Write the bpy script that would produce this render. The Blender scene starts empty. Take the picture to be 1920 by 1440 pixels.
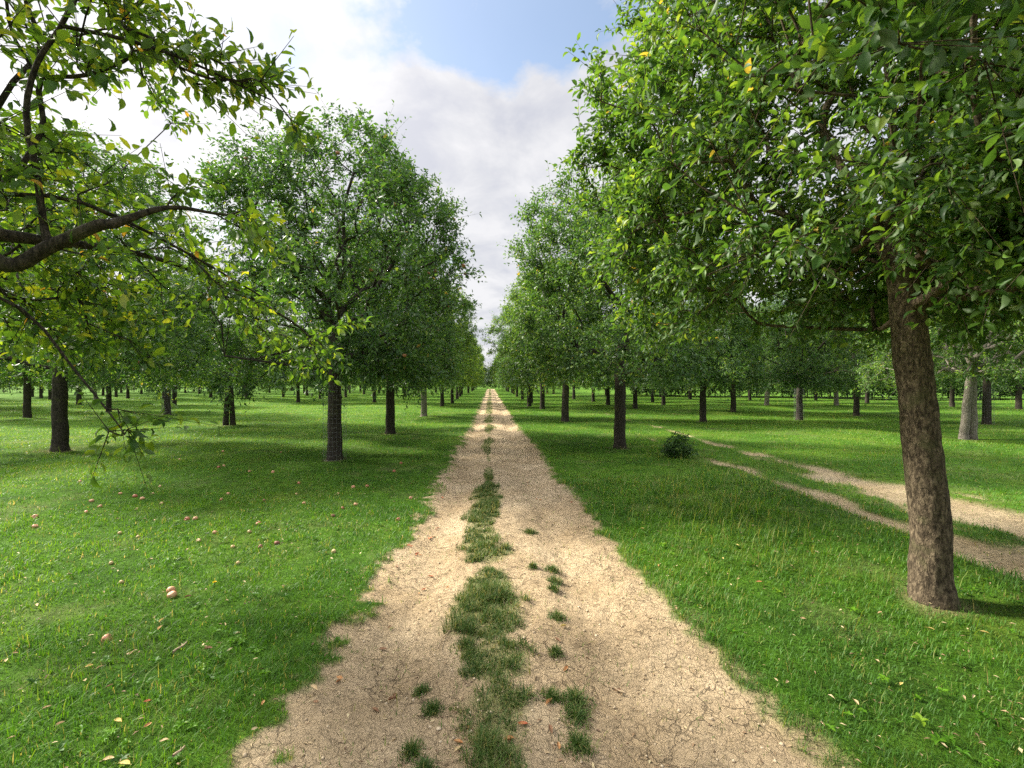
import bpy, math, random
import numpy as np
from mathutils import Vector, Matrix

random.seed(7)
RNG = np.random.default_rng(11)
scene = bpy.context.scene
col = scene.collection
R_ = math.radians

# ------------------------------------------------------------------ camera
CAM_H, FPX = 1.6, 850.0
YAW = math.atan(41 / FPX)
PITCH = -math.atan(3 / FPX)
cd = bpy.data.cameras.new('camera')
cam = bpy.data.objects.new('camera', cd); col.objects.link(cam)
cam.location = (0, 0, CAM_H)
cam.rotation_euler = (R_(90) + PITCH, 0, -YAW)
cd.sensor_width = 36.0
cd.lens = FPX / 1920 * 36.0
cd.clip_start, cd.clip_end = 0.05, 2000
scene.camera = cam

# ------------------------------------------------------------------ light
SUN_EL, SUN_AZ = R_(38), R_(66)          # azimuth measured to the left of the track direction (+Y)
sun_dir = Vector((-math.sin(SUN_AZ) * math.cos(SUN_EL), math.cos(SUN_AZ) * math.cos(SUN_EL), math.sin(SUN_EL)))
sl = bpy.data.lights.new('sun', 'SUN')
sun = bpy.data.objects.new('sun', sl); col.objects.link(sun)
sl.energy, sl.angle, sl.color = 4.9, R_(9), (1.0, 0.94, 0.80)
sun.rotation_euler = (-sun_dir).to_track_quat('-Z', 'Y').to_euler()
sun.location = sun_dir * 60

scene.view_settings.view_transform = 'Standard'
scene.view_settings.look = 'None'
scene.view_settings.exposure = 1.25
scene.view_settings.gamma = 1.0

cy = scene.cycles
cy.max_bounces, cy.diffuse_bounces, cy.glossy_bounces = 7, 4, 2
cy.transmission_bounces, cy.transparent_max_bounces = 4, 4
cy.caustics_reflective = cy.caustics_refractive = False
cy.use_denoising = False
cy.sample_clamp_indirect = 6.0

def nt_new(nt, kind, **kw):
    n = nt.nodes.new(kind)
    for k, v in kw.items():
        if k in ('inp',):
            for a, b in v.items(): n.inputs[a].default_value = b
        else: setattr(n, k, v)
    return n

def ramp(nt, stops, interp='LINEAR'):
    r = nt.nodes.new('ShaderNodeValToRGB'); r.color_ramp.interpolation = interp
    e = r.color_ramp.elements
    while len(e) < len(stops): e.new(0.5)
    for i, (p, c) in enumerate(stops):
        e[i].position = p
        e[i].color = (c, c, c, 1) if isinstance(c, (int, float)) else (*c, 1)
    return r

def make_world():
    w = bpy.data.worlds.new('World'); scene.world = w; w.use_nodes = True
    nt = w.node_tree; nt.nodes.clear(); L = nt.links.new
    out = nt_new(nt, 'ShaderNodeOutputWorld'); bg = nt_new(nt, 'ShaderNodeBackground')
    bg.inputs[1].default_value = 0.10
    sky = nt_new(nt, 'ShaderNodeTexSky', sky_type='NISHITA')
    sky.sun_disc = False; sky.sun_elevation = SUN_EL; sky.sun_rotation = -SUN_AZ
    sky.air_density, sky.dust_density, sky.ozone_density = 1.1, 1.0, 2.0
    tc = nt_new(nt, 'ShaderNodeTexCoord')
    sep = nt_new(nt, 'ShaderNodeSeparateXYZ'); L(tc.outputs['Generated'], sep.inputs[0])
    z = nt_new(nt, 'ShaderNodeMath', operation='MAXIMUM'); L(sep.outputs[2], z.inputs[0]); z.inputs[1].default_value = 0.0
    za = nt_new(nt, 'ShaderNodeMath', operation='ADD'); L(z.outputs[0], za.inputs[0]); za.inputs[1].default_value = 0.22
    dx = nt_new(nt, 'ShaderNodeMath', operation='DIVIDE'); L(sep.outputs[0], dx.inputs[0]); L(za.outputs[0], dx.inputs[1])
    dy = nt_new(nt, 'ShaderNodeMath', operation='DIVIDE'); L(sep.outputs[1], dy.inputs[0]); L(za.outputs[0], dy.inputs[1])
    cmb = nt_new(nt, 'ShaderNodeCombineXYZ'); L(dx.outputs[0], cmb.inputs[0]); L(dy.outputs[0], cmb.inputs[1])
    mp = nt_new(nt, 'ShaderNodeMapping'); L(cmb.outputs[0], mp.inputs[0]); mp.inputs['Location'].default_value = (3.1, 7.7, 0.4)
    n1 = nt_new(nt, 'ShaderNodeTexNoise', inp={'Scale': 2.6, 'Detail': 10.0, 'Roughness': 0.60, 'Distortion': 0.2}); L(mp.outputs[0], n1.inputs['Vector'])
    n2 = nt_new(nt, 'ShaderNodeTexNoise', inp={'Scale': 3.0, 'Detail': 8.0, 'Roughness': 0.58, 'Distortion': 0.3}); 
    mp2 = nt_new(nt, 'ShaderNodeMapping'); L(cmb.outputs[0], mp2.inputs[0]); mp2.inputs['Location'].default_value = (9.1, 1.7, 2.4)
    L(mp2.outputs[0], n2.inputs['Vector'])
    # an opening in the cloud deck in one part of the sky
    def blob(d, width, gain):
        vm = nt_new(nt, 'ShaderNodeVectorMath', operation='DOT_PRODUCT'); L(tc.outputs['Generated'], vm.inputs[0])
        vm.inputs[1].default_value = Vector(d).normalized()
        mr = nt_new(nt, 'ShaderNodeMapRange', interpolation_type='SMOOTHSTEP')
        mr.inputs['From Min'].default_value = math.cos(width); mr.inputs['From Max'].default_value = 1.0
        mr.inputs['To Max'].default_value = gain
        L(vm.outputs['Value'], mr.inputs['Value']); return mr.outputs[0]
    acc = n1.outputs['Fac']
    for d, wd, g in (((0.07, 0.8, 0.58), R_(9), -0.15), ((0.0, 0.8, 0.68), R_(9), -0.13), ((-0.15, 0.8, 0.62), R_(8), -0.13), ((0.19, 0.8, 0.66), R_(8), -0.13), ((0.2, 0.8, 0.42), R_(14), 0.14),
                     ((0.05, 0.2, 0.95), R_(34), -0.10), ((1.0, 0.35, 0.55), R_(32), -0.14), ((-0.05, 1.0, 0.30), R_(26), 0.10)):
        a = nt_new(nt, 'ShaderNodeMath', operation='ADD'); L(acc, a.inputs[0]); L(blob(d, wd, g), a.inputs[1]); acc = a.outputs[0]
    cov = ramp(nt, [(0.31, 0.06), (0.38, 0.55), (0.46, 0.97)]); L(acc, cov.inputs[0])
    shade = ramp(nt, [(0.36, (2.85, 2.9, 3.2)), (0.47, (3.35, 3.36, 3.52)), (0.57, (3.85, 3.82, 3.9))]); L(n2.outputs['Fac'], shade.inputs[0])
    # thin veil round the sun is brighter
    glow = blob(tuple(sun_dir), R_(58), 1.0)
    gm = nt_new(nt, 'ShaderNodeMix', data_type='RGBA', blend_type='ADD'); gm.inputs['Factor'].default_value = 1.0
    gc = nt_new(nt, 'ShaderNodeMix', data_type='RGBA'); L(glow, gc.inputs['Factor']); gc.inputs['A'].default_value = (0, 0, 0, 1); gc.inputs['B'].default_value = (1.5, 1.4, 1.3, 1)
    L(shade.outputs[0], gm.inputs['A']); L(gc.outputs['Result'], gm.inputs['B'])
    zr = nt_new(nt, 'ShaderNodeMapRange', interpolation_type='SMOOTHSTEP'); L(sep.outputs[2], zr.inputs['Value'])
    zr.inputs['From Min'].default_value = 0.60; zr.inputs['From Max'].default_value = 0.95; zr.inputs['To Min'].default_value = 1.0; zr.inputs['To Max'].default_value = 4.4  # clouds overhead, out of view, brightened to lift the shade on the track
    gz_ = nt_new(nt, 'ShaderNodeVectorMath', operation='SCALE'); L(gm.outputs['Result'], gz_.inputs[0]); L(zr.outputs[0], gz_.inputs['Scale'])
    skg = nt_new(nt, 'ShaderNodeMix', data_type='RGBA', blend_type='MULTIPLY'); skg.inputs['Factor'].default_value = 1.0
    L(sky.outputs[0], skg.inputs['A']); skg.inputs['B'].default_value = (1.35, 1.2, 1.05, 1)
    mx = nt_new(nt, 'ShaderNodeMix', data_type='RGBA'); L(cov.outputs[0], mx.inputs['Factor'])
    L(skg.outputs['Result'], mx.inputs['A']); L(gz_.outputs[0], mx.inputs['B'])
    L(mx.outputs['Result'], bg.inputs[0]); L(bg.outputs[0], out.inputs[0])
make_world()

# ------------------------------------------------------------------ numpy noise
def _hash(ix, iy, iz):
    n = (ix * 374761393 + iy * 668265263 + iz * 2147483647 + 1013) & 0xFFFFFFFF
    n = ((n ^ (n >> 13)) * 1274126177) & 0xFFFFFFFF
    n = ((n ^ (n >> 16)) * 2246822519) & 0xFFFFFFFF
    return ((n ^ (n >> 15)) & 0xFFFFFF) / float(0xFFFFFF) * 2 - 1

def noise3(x, y, z):
    x, y, z = np.broadcast_arrays(np.asarray(x, float), np.asarray(y, float), np.asarray(z, float))
    fx, fy, fz = np.floor(x), np.floor(y), np.floor(z)
    ix, iy, iz = fx.astype(np.int64), fy.astype(np.int64), fz.astype(np.int64)
    u, v, w = x - fx, y - fy, z - fz
    u, v, w = u * u * (3 - 2 * u), v * v * (3 - 2 * v), w * w * (3 - 2 * w)
    def l(a, b, t): return a + (b - a) * t
    return l(l(l(_hash(ix, iy, iz), _hash(ix + 1, iy, iz), u), l(_hash(ix, iy + 1, iz), _hash(ix + 1, iy + 1, iz), u), v),
             l(l(_hash(ix, iy, iz + 1), _hash(ix + 1, iy, iz + 1), u), l(_hash(ix, iy + 1, iz + 1), _hash(ix + 1, iy + 1, iz + 1), u), v), w)

def fbm(x, y, z=0.0, o=4):
    s, a, t = 0.0, 1.0, 0.0
    for i in range(o):
        s = s + a * noise3(x * 2 ** i + 17.3 * i, y * 2 ** i + 5.1 * i, z * 2 ** i + 9.7 * i if not np.isscalar(z) else z + 3.3 * i)
        t += a; a *= 0.5
    return s / t

def sstep(a, b, x):
    t = np.clip((x - a) / (b - a), 0, 1); return t * t * (3 - 2 * t)

# ------------------------------------------------------------------ ground shape
def interp(y, pts):
    return np.interp(y, [p[0] for p in pts], [p[1] for p in pts])
def left_edge(x, y):
    e = interp(y, [(0, -1.2), (1.9, -1.07), (3, -0.98), (5, -0.90), (8, -0.86), (16, -0.74), (100, -0.72)])
    return e + 0.02 + 0.12 * fbm(x * 1.3 + 4, y * 1.3, 0, 3) + 0.15 * fbm(x * 4.5, y * 5.0, 3.0, 3) + 0.24 * fbm(x * 10, y * 13, 6.0, 3)
def right_edge(x, y):
    e = interp(y, [(0, 1.62), (1.9, 1.50), (3, 1.34), (5, 1.27), (8, 1.21), (16, 1.08), (100, 1.0)])
    return e - 0.03 + 0.12 * fbm(x * 1.1 + 9, y * 1.0, 5.0, 3) + 0.10 * fbm(x * 6, y * 5, 7.0, 3) + 0.12 * fbm(x * 12, y * 12, 2.0, 3)
def dirt_main(x, y):
    """0 lawn .. 1 bare track"""
    dl = x - left_edge(x, y); dr = right_edge(x, y) - x
    return sstep(-0.09, 0.10, np.minimum(dl, dr))
def dirt_side(x, y):
    w = 0.07 * fbm(y * 0.5, x * 0.2, 1.0, 2)
    n = 1.1 * fbm(x * 3.4, y * 1.5, 2.0, 5)
    a = 1 - np.abs(x - (4.58 + w)) / 0.27
    b = 1 - np.abs(x - (5.95 + w)) / interp(y, [(0, 0.80), (6, 0.66), (10, 0.44), (14, 0.25), (22, 0.14)])
    fa = interp(y, [(0, 0.0), (6, -0.1), (9, -0.5), (16, -1.6)]); fb = interp(y, [(0, 0.12), (6, 0.0), (8.5, -0.3), (11, -0.8), (14, -0.75), (22, -1.0), (30, -2)])
    return sstep(-0.25, 0.45, np.maximum(a + fa, b + fb) + n)
def tuft_grass(x, y):
    """grassy middle strip of the main track"""
    c = -0.02 + 0.06 * fbm(y * 0.8, 1.0, 0, 2)
    hw = interp(y, [(1.4, 0.15), (1.95, 0.17), (2.3, 0.22), (2.6, 0.22), (3.1, 0.32), (3.7, 0.30), (4.3, 0.30), (5.5, 0.28), (6.8, 0.24), (7.2, 0.12), (11, 0.12), (12, 0.18), (18, 0.24), (26, 0.26), (60, 0.28)])
    c = c + interp(y, [(1.4, 0.06), (2.2, 0.06), (2.9, 0.02), (3.6, 0.0), (5, -0.06), (8, -0.03)])
    g = 1 - np.abs(x - c) / hw + 0.55 * fbm(x * 4.2, y * 2.3, 4.0, 3)
    gap = np.zeros_like(np.asarray(y, float))
    for gy, gw in ((2.83, 0.08), (3.93, 0.12), (2.42, 0.05)):
        gap = gap + np.exp(-((y - gy) / gw) ** 2)
    gap = gap + 1.3 * sstep(6.5, 8, y) * np.clip(fbm(y * 0.75, 2.0, 11.0, 3) * 2.2, 0, 1)
    return sstep(0.1, 0.55, g - 0.6 * gap)
def height(x, y):
    x = np.asarray(x, float); y = np.asarray(y, float)
    d = dirt_main(x, y)
    lawn = 0.10 * fbm(x * 0.28, y * 0.28, 1.5, 2) + 0.032 * fbm(x * 1.7, y * 1.7, 2.5, 3)
    far = sstep(12, 40, np.hypot(x, y))
    lawn = lawn + far * 0.22 * fbm(x * 0.07, y * 0.07, 6.5, 2)
    rut = -0.05 * np.exp(-((x + 0.52) / 0.22) ** 2) - 0.055 * np.exp(-((x - 0.70) / 0.24) ** 2) + 0.012 * np.exp(-(x / 0.2) ** 2)
    rut = rut - 0.008 * np.exp(-((x - 0.66 - 0.05 * np.sin(y * 0.6)) / 0.045) ** 2) * sstep(2.5, 5, y)
    tr = -0.02 + rut + 0.026 * fbm(x * 2.2, y * 1.4, 8.0, 3) + 0.018 * fbm(x * 9, y * 8, 4.0, 3) + 0.007 * fbm(x * 26, y * 24, 1.0, 2)
    s = dirt_side(x, y)
    return lawn * (1 - d) + (tr + 0.4 * lawn) * d - 0.03 * s + 0.006 * s * fbm(x * 9, y * 9, 2.0, 2)

CA, SA = math.cos(YAW), math.sin(YAW)
def on_ground(px, py):
    """where the line of sight through a photo pixel meets the ground -> world x, y"""
    u, v = (px - 960) / FPX, (720 - py) / FPX
    cp, sp = math.cos(PITCH), math.sin(PITCH)
    fwd, up = cp - v * sp, sp + v * cp
    t = CAM_H / -up
    return t * (fwd * SA + u * CA), t * (fwd * CA - u * SA)

# ------------------------------------------------------------------ materials
def new_mat(name):
    m = bpy.data.materials.new(name); m.use_nodes = True
    nt = m.node_tree; nt.nodes.clear()
    out = nt_new(nt, 'ShaderNodeOutputMaterial')
    return m, nt, out, nt.links.new

def leaf_material(name, stops, trans, trans_fac=0.38, rough=0.5, spec=0.36, under=(0.17, 0.24, 0.12)):
    m, nt, out, L = new_mat(name)
    at = nt_new(nt, 'ShaderNodeAttribute', attribute_name='tint')
    cr = ramp(nt, stops); L(at.outputs['Fac'], cr.inputs[0])
    geo = nt_new(nt, 'ShaderNodeNewGeometry')
    mixu = nt_new(nt, 'ShaderNodeMix', data_type='RGBA')
    mf = nt_new(nt, 'ShaderNodeMath', operation='MULTIPLY'); L(geo.outputs['Backfacing'], mf.inputs[0]); mf.inputs[1].default_value = 0.55
    L(mf.outputs[0], mixu.inputs['Factor']); L(cr.outputs[0], mixu.inputs['A']); mixu.inputs['B'].default_value = (*under, 1)
    p = nt_new(nt, 'ShaderNodeBsdfPrincipled'); L(mixu.outputs['Result'], p.inputs['Base Color'])
    p.inputs['Roughness'].default_value = rough; p.inputs['Specular IOR Level'].default_value = spec
    tl = nt_new(nt, 'ShaderNodeBsdfTranslucent')
    tm = nt_new(nt, 'ShaderNodeMix', data_type='RGBA', blend_type='MULTIPLY'); tm.inputs['Factor'].default_value = 1.0
    L(cr.outputs[0], tm.inputs['A']); tm.inputs['B'].default_value = (*trans, 1); L(tm.outputs['Result'], tl.inputs[0])
    mx = nt_new(nt, 'ShaderNodeMixShader'); mx.inputs[0].default_value = trans_fac
    L(p.outputs[0], mx.inputs[1]); L(tl.outputs[0], mx.inputs[2]); L(mx.outputs[0], out.inputs[0])
    return m

M_LEAF = leaf_material('apple_leaf', [(0.0, (0.026, 0.064, 0.020)), (0.42, (0.056, 0.136, 0.022)), (0.80, (0.148, 0.250, 0.030)), (0.93, (0.22, 0.30, 0.045)), (1.0, (0.40, 0.30, 0.06))], (2.2, 2.0, 0.9))
M_LEAF_OLD = leaf_material('yellowing_leaf', [(0.0, (0.026, 0.072, 0.014)), (0.42, (0.062, 0.140, 0.018)), (0.74, (0.14, 0.225, 0.022)), (0.95, (0.28, 0.31, 0.03)), (1.0, (0.36, 0.22, 0.04))], (2.2, 1.9, 0.7), 0.45)
M_LEAF_SHADE = leaf_material('shaded_apple_leaf', [(0.0, (0.024, 0.066, 0.022)), (0.42, (0.056, 0.130, 0.030)), (0.80, (0.120, 0.210, 0.036)), (0.93, (0.20, 0.26, 0.045)), (1.0, (0.34, 0.24, 0.06))], (2.0, 2.0, 0.9), 0.34, 0.45, 0.4)  # darker, bluer leaf copy: shade on the middle trees put into the colour
M_TUFT = leaf_material('tuft_blade', [(0.0, (0.024, 0.052, 0.014)), (0.35, (0.048, 0.100, 0.018)), (0.65, (0.090, 0.150, 0.026)), (0.84, (0.20, 0.21, 0.07)), (1.0, (0.44, 0.37, 0.19))], (1.6, 1.5, 0.8), 0.3, 0.55, 0.2, (0.07, 0.13, 0.03))
M_HEDGE = leaf_material('hedge_leaf', [(0.0, (0.012, 0.030, 0.010)), (0.6, (0.026, 0.056, 0.014)), (1.0, (0.06, 0.10, 0.02))], (1.4, 1.5, 0.8), 0.2, 0.6, 0.15, (0.05, 0.08, 0.03))
M_GRASS = leaf_material('grass_blade', [(0.0, (0.028, 0.080, 0.010)), (0.30, (0.058, 0.165, 0.010)), (0.60, (0.118, 0.265, 0.013)), (0.85, (0.21, 0.33, 0.025)), (0.93, (0.36, 0.31, 0.11)), (1.0, (0.46, 0.37, 0.18))], (1.7, 1.6, 0.8), 0.35, 0.5, 0.25, (0.08, 0.19, 0.03))

def bark_material(name, c0, c1, c2, scale=1.0):
    m, nt, out, L = new_mat(name)
    tc = nt_new(nt, 'ShaderNodeTexCoord')
    mp = nt_new(nt, 'ShaderNodeMapping'); L(tc.outputs['Object'], mp.inputs[0]); mp.inputs['Scale'].default_value = (scale * 2.0, scale * 2.0, scale * 0.75)
    n1 = nt_new(nt, 'ShaderNodeTexNoise', inp={'Scale': 24.0, 'Detail': 9.0, 'Roughness': 0.72, 'Distortion': 0.7}); L(mp.outputs[0], n1.inputs['Vector'])
    mp2 = nt_new(nt, 'ShaderNodeMapping'); L(tc.outputs['Object'], mp2.inputs[0]); mp2.inputs['Scale'].default_value = (scale, scale, scale * 0.6)
    v = nt_new(nt, 'ShaderNodeTexVoronoi', feature='DISTANCE_TO_EDGE', inp={'Scale': 26.0, 'Randomness': 1.0})
    wv = nt_new(nt, 'ShaderNodeMix', data_type='VECTOR', blend_type='MIX') if False else None
    nv = nt_new(nt, 'ShaderNodeTexNoise', inp={'Scale': 9.0, 'Detail': 3.0}); L(mp2.outputs[0], nv.inputs['Vector'])
    va = nt_new(nt, 'ShaderNodeVectorMath', operation='MULTIPLY_ADD'); L(nv.outputs['Color'], va.inputs[0]); va.inputs[1].default_value = (0.12, 0.12, 0.12); L(mp2.outputs[0], va.inputs[2])
    L(va.outputs[0], v.inputs['Vector'])
    n2 = nt_new(nt, 'ShaderNodeTexNoise', inp={'Scale': 5.0, 'Detail': 5.0, 'Roughness': 0.6}); L(tc.outputs['Object'], n2.inputs['Vector'])
    cr = ramp(nt, [(0.37, c0), (0.49, c1), (0.62, c2)]); L(n1.outputs['Fac'], cr.inputs[0])
    mo = ramp(nt, [(0.55, 0.0), (0.70, 0.65)]); L(n2.outputs['Fac'], mo.inputs[0])
    mm = nt_new(nt, 'ShaderNodeMix', data_type='RGBA'); L(mo.outputs[0], mm.inputs['Factor']); L(cr.outputs[0], mm.inputs['A']); mm.inputs['B'].default_value = (0.10, 0.10, 0.045, 1)
    ck = ramp(nt, [(0.0, 0.35), (0.10, 1.0)]); L(v.outputs['Distance'], ck.inputs[0])
    mc = nt_new(nt, 'ShaderNodeMix', data_type='RGBA', blend_type='MULTIPLY'); mc.inputs['Factor'].default_value = 0.35
    L(mm.outputs['Result'], mc.inputs['A']); L(ck.outputs[0], mc.inputs['B'])
    ad = nt_new(nt, 'ShaderNodeMath', operation='MULTIPLY_ADD'); L(ck.outputs[0], ad.inputs[0]); ad.inputs[1].default_value = 0.18; L(n1.outputs['Fac'], ad.inputs[2])
    bp = nt_new(nt, 'ShaderNodeBump', inp={'Strength': 0.9, 'Distance': 0.02}); L(ad.outputs[0], bp.inputs['Height'])
    p = nt_new(nt, 'ShaderNodeBsdfPrincipled', inp={'Roughness': 0.9, 'Specular IOR Level': 0.15})
    L(mc.outputs['Result'], p.inputs['Base Color']); L(bp.outputs[0], p.inputs['Normal']); L(p.outputs[0], out.inputs[0])
    return m
M_BARK = bark_material('apple_bark', (0.030, 0.023, 0.016), (0.095, 0.071, 0.048), (0.24, 0.185, 0.125))
M_BARK_D = bark_material('dark_bark', (0.018, 0.016, 0.013), (0.048, 0.040, 0.032), (0.105, 0.087, 0.070))
M_BARK_P = bark_material('pale_bark', (0.09, 0.08, 0.07), (0.22, 0.19, 0.16), (0.38, 0.34, 0.29))

def ground_material():
    m, nt, out, L = new_mat('earth_and_turf')
    tc = nt_new(nt, 'ShaderNodeTexCoord')
    O = tc.outputs['Object']
    at = nt_new(nt, 'ShaderNodeAttribute', attribute_name='dirt')
    def noise(s, d=5, r=0.6, dist=0.0):
        n = nt_new(nt, 'ShaderNodeTexNoise', inp={'Scale': s, 'Detail': d, 'Roughness': r, 'Distortion': dist}); L(O, n.inputs['Vector']); return n.outputs['Fac']
    # dry earth
    n_a, n_b, n_c = noise(1.3, 6, 0.62), noise(14, 8, 0.7, 0.3), noise(90, 5, 0.7)
    e1 = ramp(nt, [(0.30, (0.40, 0.288, 0.166)), (0.52, (0.525, 0.395, 0.245)), (0.72, (0.61, 0.475, 0.31))]); L(n_a, e1.inputs[0])
    e2 = ramp(nt, [(0.28, 0.50), (0.46, 0.96), (0.70, 1.12)]); L(n_b, e2.inputs[0])
    e3 = ramp(nt, [(0.30, 0.68), (0.46, 1.0), (0.72, 1.06)]); L(n_c, e3.inputs[0])
    def mul(a, b, f=1.0):
        x = nt_new(nt, 'ShaderNodeMix', data_type='RGBA', blend_type='MULTIPLY'); x.inputs['Factor'].default_value = f; L(a, x.inputs['A']); L(b, x.inputs['B']); return x.outputs['Result']
    wob = nt_new(nt, 'ShaderNodeTexNoise', inp={'Scale': 7.0, 'Detail': 4.0}); L(O, wob.inputs['Vector'])
    wa = nt_new(nt, 'ShaderNodeVectorMath', operation='MULTIPLY_ADD'); L(wob.outputs['Color'], wa.inputs[0]); wa.inputs[1].default_value = (0.22, 0.22, 0.22); L(O, wa.inputs[2])
    vo = nt_new(nt, 'ShaderNodeTexVoronoi', feature='DISTANCE_TO_EDGE', inp={'Scale': 9.0}); L(wa.outputs[0], vo.inputs['Vector'])
    vo2 = nt_new(nt, 'ShaderNodeTexVoronoi', feature='DISTANCE_TO_EDGE', inp={'Scale': 24.0}); L(wa.outputs[0], vo2.inputs['Vector'])
    ck = ramp(nt, [(0.0, 0.0), (0.035, 1.0)]); L(vo.outputs['Distance'], ck.inputs[0])
    ck2 = ramp(nt, [(0.0, 0.3), (0.05, 1.0)]); L(vo2.outputs['Distance'], ck2.inputs[0])
    # cracks only in places
    pm = ramp(nt, [(0.40, 0.0), (0.58, 1.0)]); L(noise(2.1, 4), pm.inputs[0])
    def fade(c, mask):
        x = nt_new(nt, 'ShaderNodeMix', data_type='RGBA'); L(mask, x.inputs['Factor']); x.inputs['A'].default_value = (1, 1, 1, 1); L(c, x.inputs['B']); return x.outputs['Result']
    ckm = fade(ck.outputs[0], pm.outputs[0])
    crk = mul(ckm, ck2.outputs[0], 0.6)
    earth = mul(mul(mul(e1.outputs[0], e2.outputs[0]), e3.outputs[0]), crk, 0.60)
    # turf base: moss, thatch and green
    t_a, t_b, t_c = noise(0.55, 5, 0.6), noise(6.0, 6, 0.65), noise(55, 5, 0.7)
    t1 = ramp(nt, [(0.28, (0.040, 0.105, 0.010)), (0.50, (0.074, 0.170, 0.012)), (0.70, (0.120, 0.190, 0.020))]); L(t_a, t1.inputs[0])
    t2 = ramp(nt, [(0.30, 0.55), (0.52, 1.0), (0.75, 1.35)]); L(t_b, t2.inputs[0])
    t3 = ramp(nt, [(0.30, 0.50), (0.52, 1.0), (0.75, 1.45)]); L(t_c, t3.inputs[0])
    turf = mul(mul(t1.outputs[0], t2.outputs[0]), t3.outputs[0])
    mx = nt_new(nt, 'ShaderNodeMix', data_type='RGBA'); L(at.outputs['Fac'], mx.inputs['Factor']); L(turf, mx.inputs['A']); L(earth, mx.inputs['B'])
    h1 = nt_new(nt, 'ShaderNodeMath', operation='MULTIPLY_ADD'); L(n_b, h1.inputs[0]); h1.inputs[1].default_value = 2.0; L(n_c, h1.inputs[2])
    h2 = nt_new(nt, 'ShaderNodeMath', operation='MULTIPLY_ADD'); L(crk, h2.inputs[0]); h2.inputs[1].default_value = 0.9; L(h1.outputs[0], h2.inputs[2])
    bp = nt_new(nt, 'ShaderNodeBump', inp={'Strength': 0.85, 'Distance': 0.03}); L(h2.outputs[0], bp.inputs['Height'])
    p = nt_new(nt, 'ShaderNodeBsdfPrincipled', inp={'Roughness': 0.95, 'Specular IOR Level': 0.12})
    L(mx.outputs['Result'], p.inputs['Base Color']); L(bp.outputs[0], p.inputs['Normal']); L(p.outputs[0], out.inputs[0])
    return m
M_GROUND = ground_material()

def noisy_material(name, c0, c1, scale=20, rough=0.7, spec=0.3, coords='Object'):
    m, nt, out, L = new_mat(name)
    tc = nt_new(nt, 'ShaderNodeTexCoord')
    n = nt_new(nt, 'ShaderNodeTexNoise', inp={'Scale': scale, 'Detail': 4.0, 'Roughness': 0.6}); L(tc.outputs[coords], n.inputs['Vector'])
    cr = ramp(nt, [(0.35, c0), (0.62, c1)]); L(n.outputs['Fac'], cr.inputs[0])
    p = nt_new(nt, 'ShaderNodeBsdfPrincipled', inp={'Roughness': rough, 'Specular IOR Level': spec})
    L(cr.outputs[0], p.inputs['Base Color']); L(p.outputs[0], out.inputs[0]); return m
M_APPLE_RED = noisy_material('red_apple_skin', (0.30, 0.06, 0.045), (0.42, 0.20, 0.10), 18, 0.4, 0.4)
M_APPLE_PINK = noisy_material('pink_apple_skin', (0.52, 0.20, 0.13), (0.55, 0.33, 0.17), 22, 0.45, 0.4)
M_APPLE_TAN = noisy_material('tan_apple_skin', (0.50, 0.32, 0.15), (0.58, 0.44, 0.22), 22, 0.5, 0.3)
M_APPLE_ROT = noisy_material('rotten_apple_skin', (0.16, 0.06, 0.05), (0.30, 0.13, 0.09), 22, 0.6, 0.3)
M_STALK = noisy_material('apple_stalk', (0.06, 0.04, 0.02), (0.12, 0.08, 0.04))
M_LITTER = {'rust': noisy_material('rust_leaf', (0.30, 0.07, 0.03), (0.44, 0.15, 0.06), 40),
            'brown': noisy_material('brown_leaf', (0.13, 0.065, 0.035), (0.26, 0.14, 0.07), 40),
            'tan': noisy_material('tan_leaf', (0.42, 0.29, 0.15), (0.58, 0.44, 0.25), 40),
            'yellow': noisy_material('yellow_leaf', (0.42, 0.31, 0.08), (0.55, 0.44, 0.16), 40),
            'orange': noisy_material('orange_leaf', (0.36, 0.15, 0.05), (0.46, 0.26, 0.11), 40)}
M_TWIG = noisy_material('dry_twig', (0.20, 0.14, 0.09), (0.42, 0.32, 0.2), 60)
M_WIRE = noisy_material('galvanised_wire', (0.20, 0.21, 0.21), (0.34, 0.35, 0.35), 50, 0.5, 0.5)
M_PETAL = noisy_material('yellow_petal', (0.75, 0.52, 0.01), (0.85, 0.65, 0.02), 60)
M_STONE = noisy_material('field_stone', (0.34, 0.26, 0.17), (0.56, 0.45, 0.31), 30, 0.9, 0.1)

# ------------------------------------------------------------------ mesh helpers
def mesh_from(name, verts, faces_list, mats, mat_ids=None, tint=None, attr='tint', smooth=True):
    """faces_list: list of int arrays (n, k)"""
    verts = np.asarray(verts, np.float32)
    me = bpy.data.meshes.new(name)
    me.vertices.add(len(verts)); me.vertices.foreach_set('co', verts.ravel())
    loops = np.concatenate([f.ravel() for f in faces_list]).astype(np.int32)
    totals = np.concatenate([np.full(len(f), f.shape[1], np.int32) for f in faces_list])
    starts = np.concatenate([[0], np.cumsum(totals)[:-1]]).astype(np.int32)
    me.loops.add(len(loops)); me.loops.foreach_set('vertex_index', loops)
    me.polygons.add(len(totals)); me.polygons.foreach_set('loop_start', starts); me.polygons.foreach_set('loop_total', totals)
    if mat_ids is not None: me.polygons.foreach_set('material_index', np.asarray(mat_ids, np.int32))
    me.polygons.foreach_set('use_smooth', np.full(len(totals), smooth, bool))
    for m in mats: me.materials.append(m)
    if tint is not None:
        a = me.attributes.new(attr, 'FLOAT', 'POINT'); a.data.foreach_set('value', np.asarray(tint, np.float32))
    me.update(); me.validate(clean_customdata=False)
    return me

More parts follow.
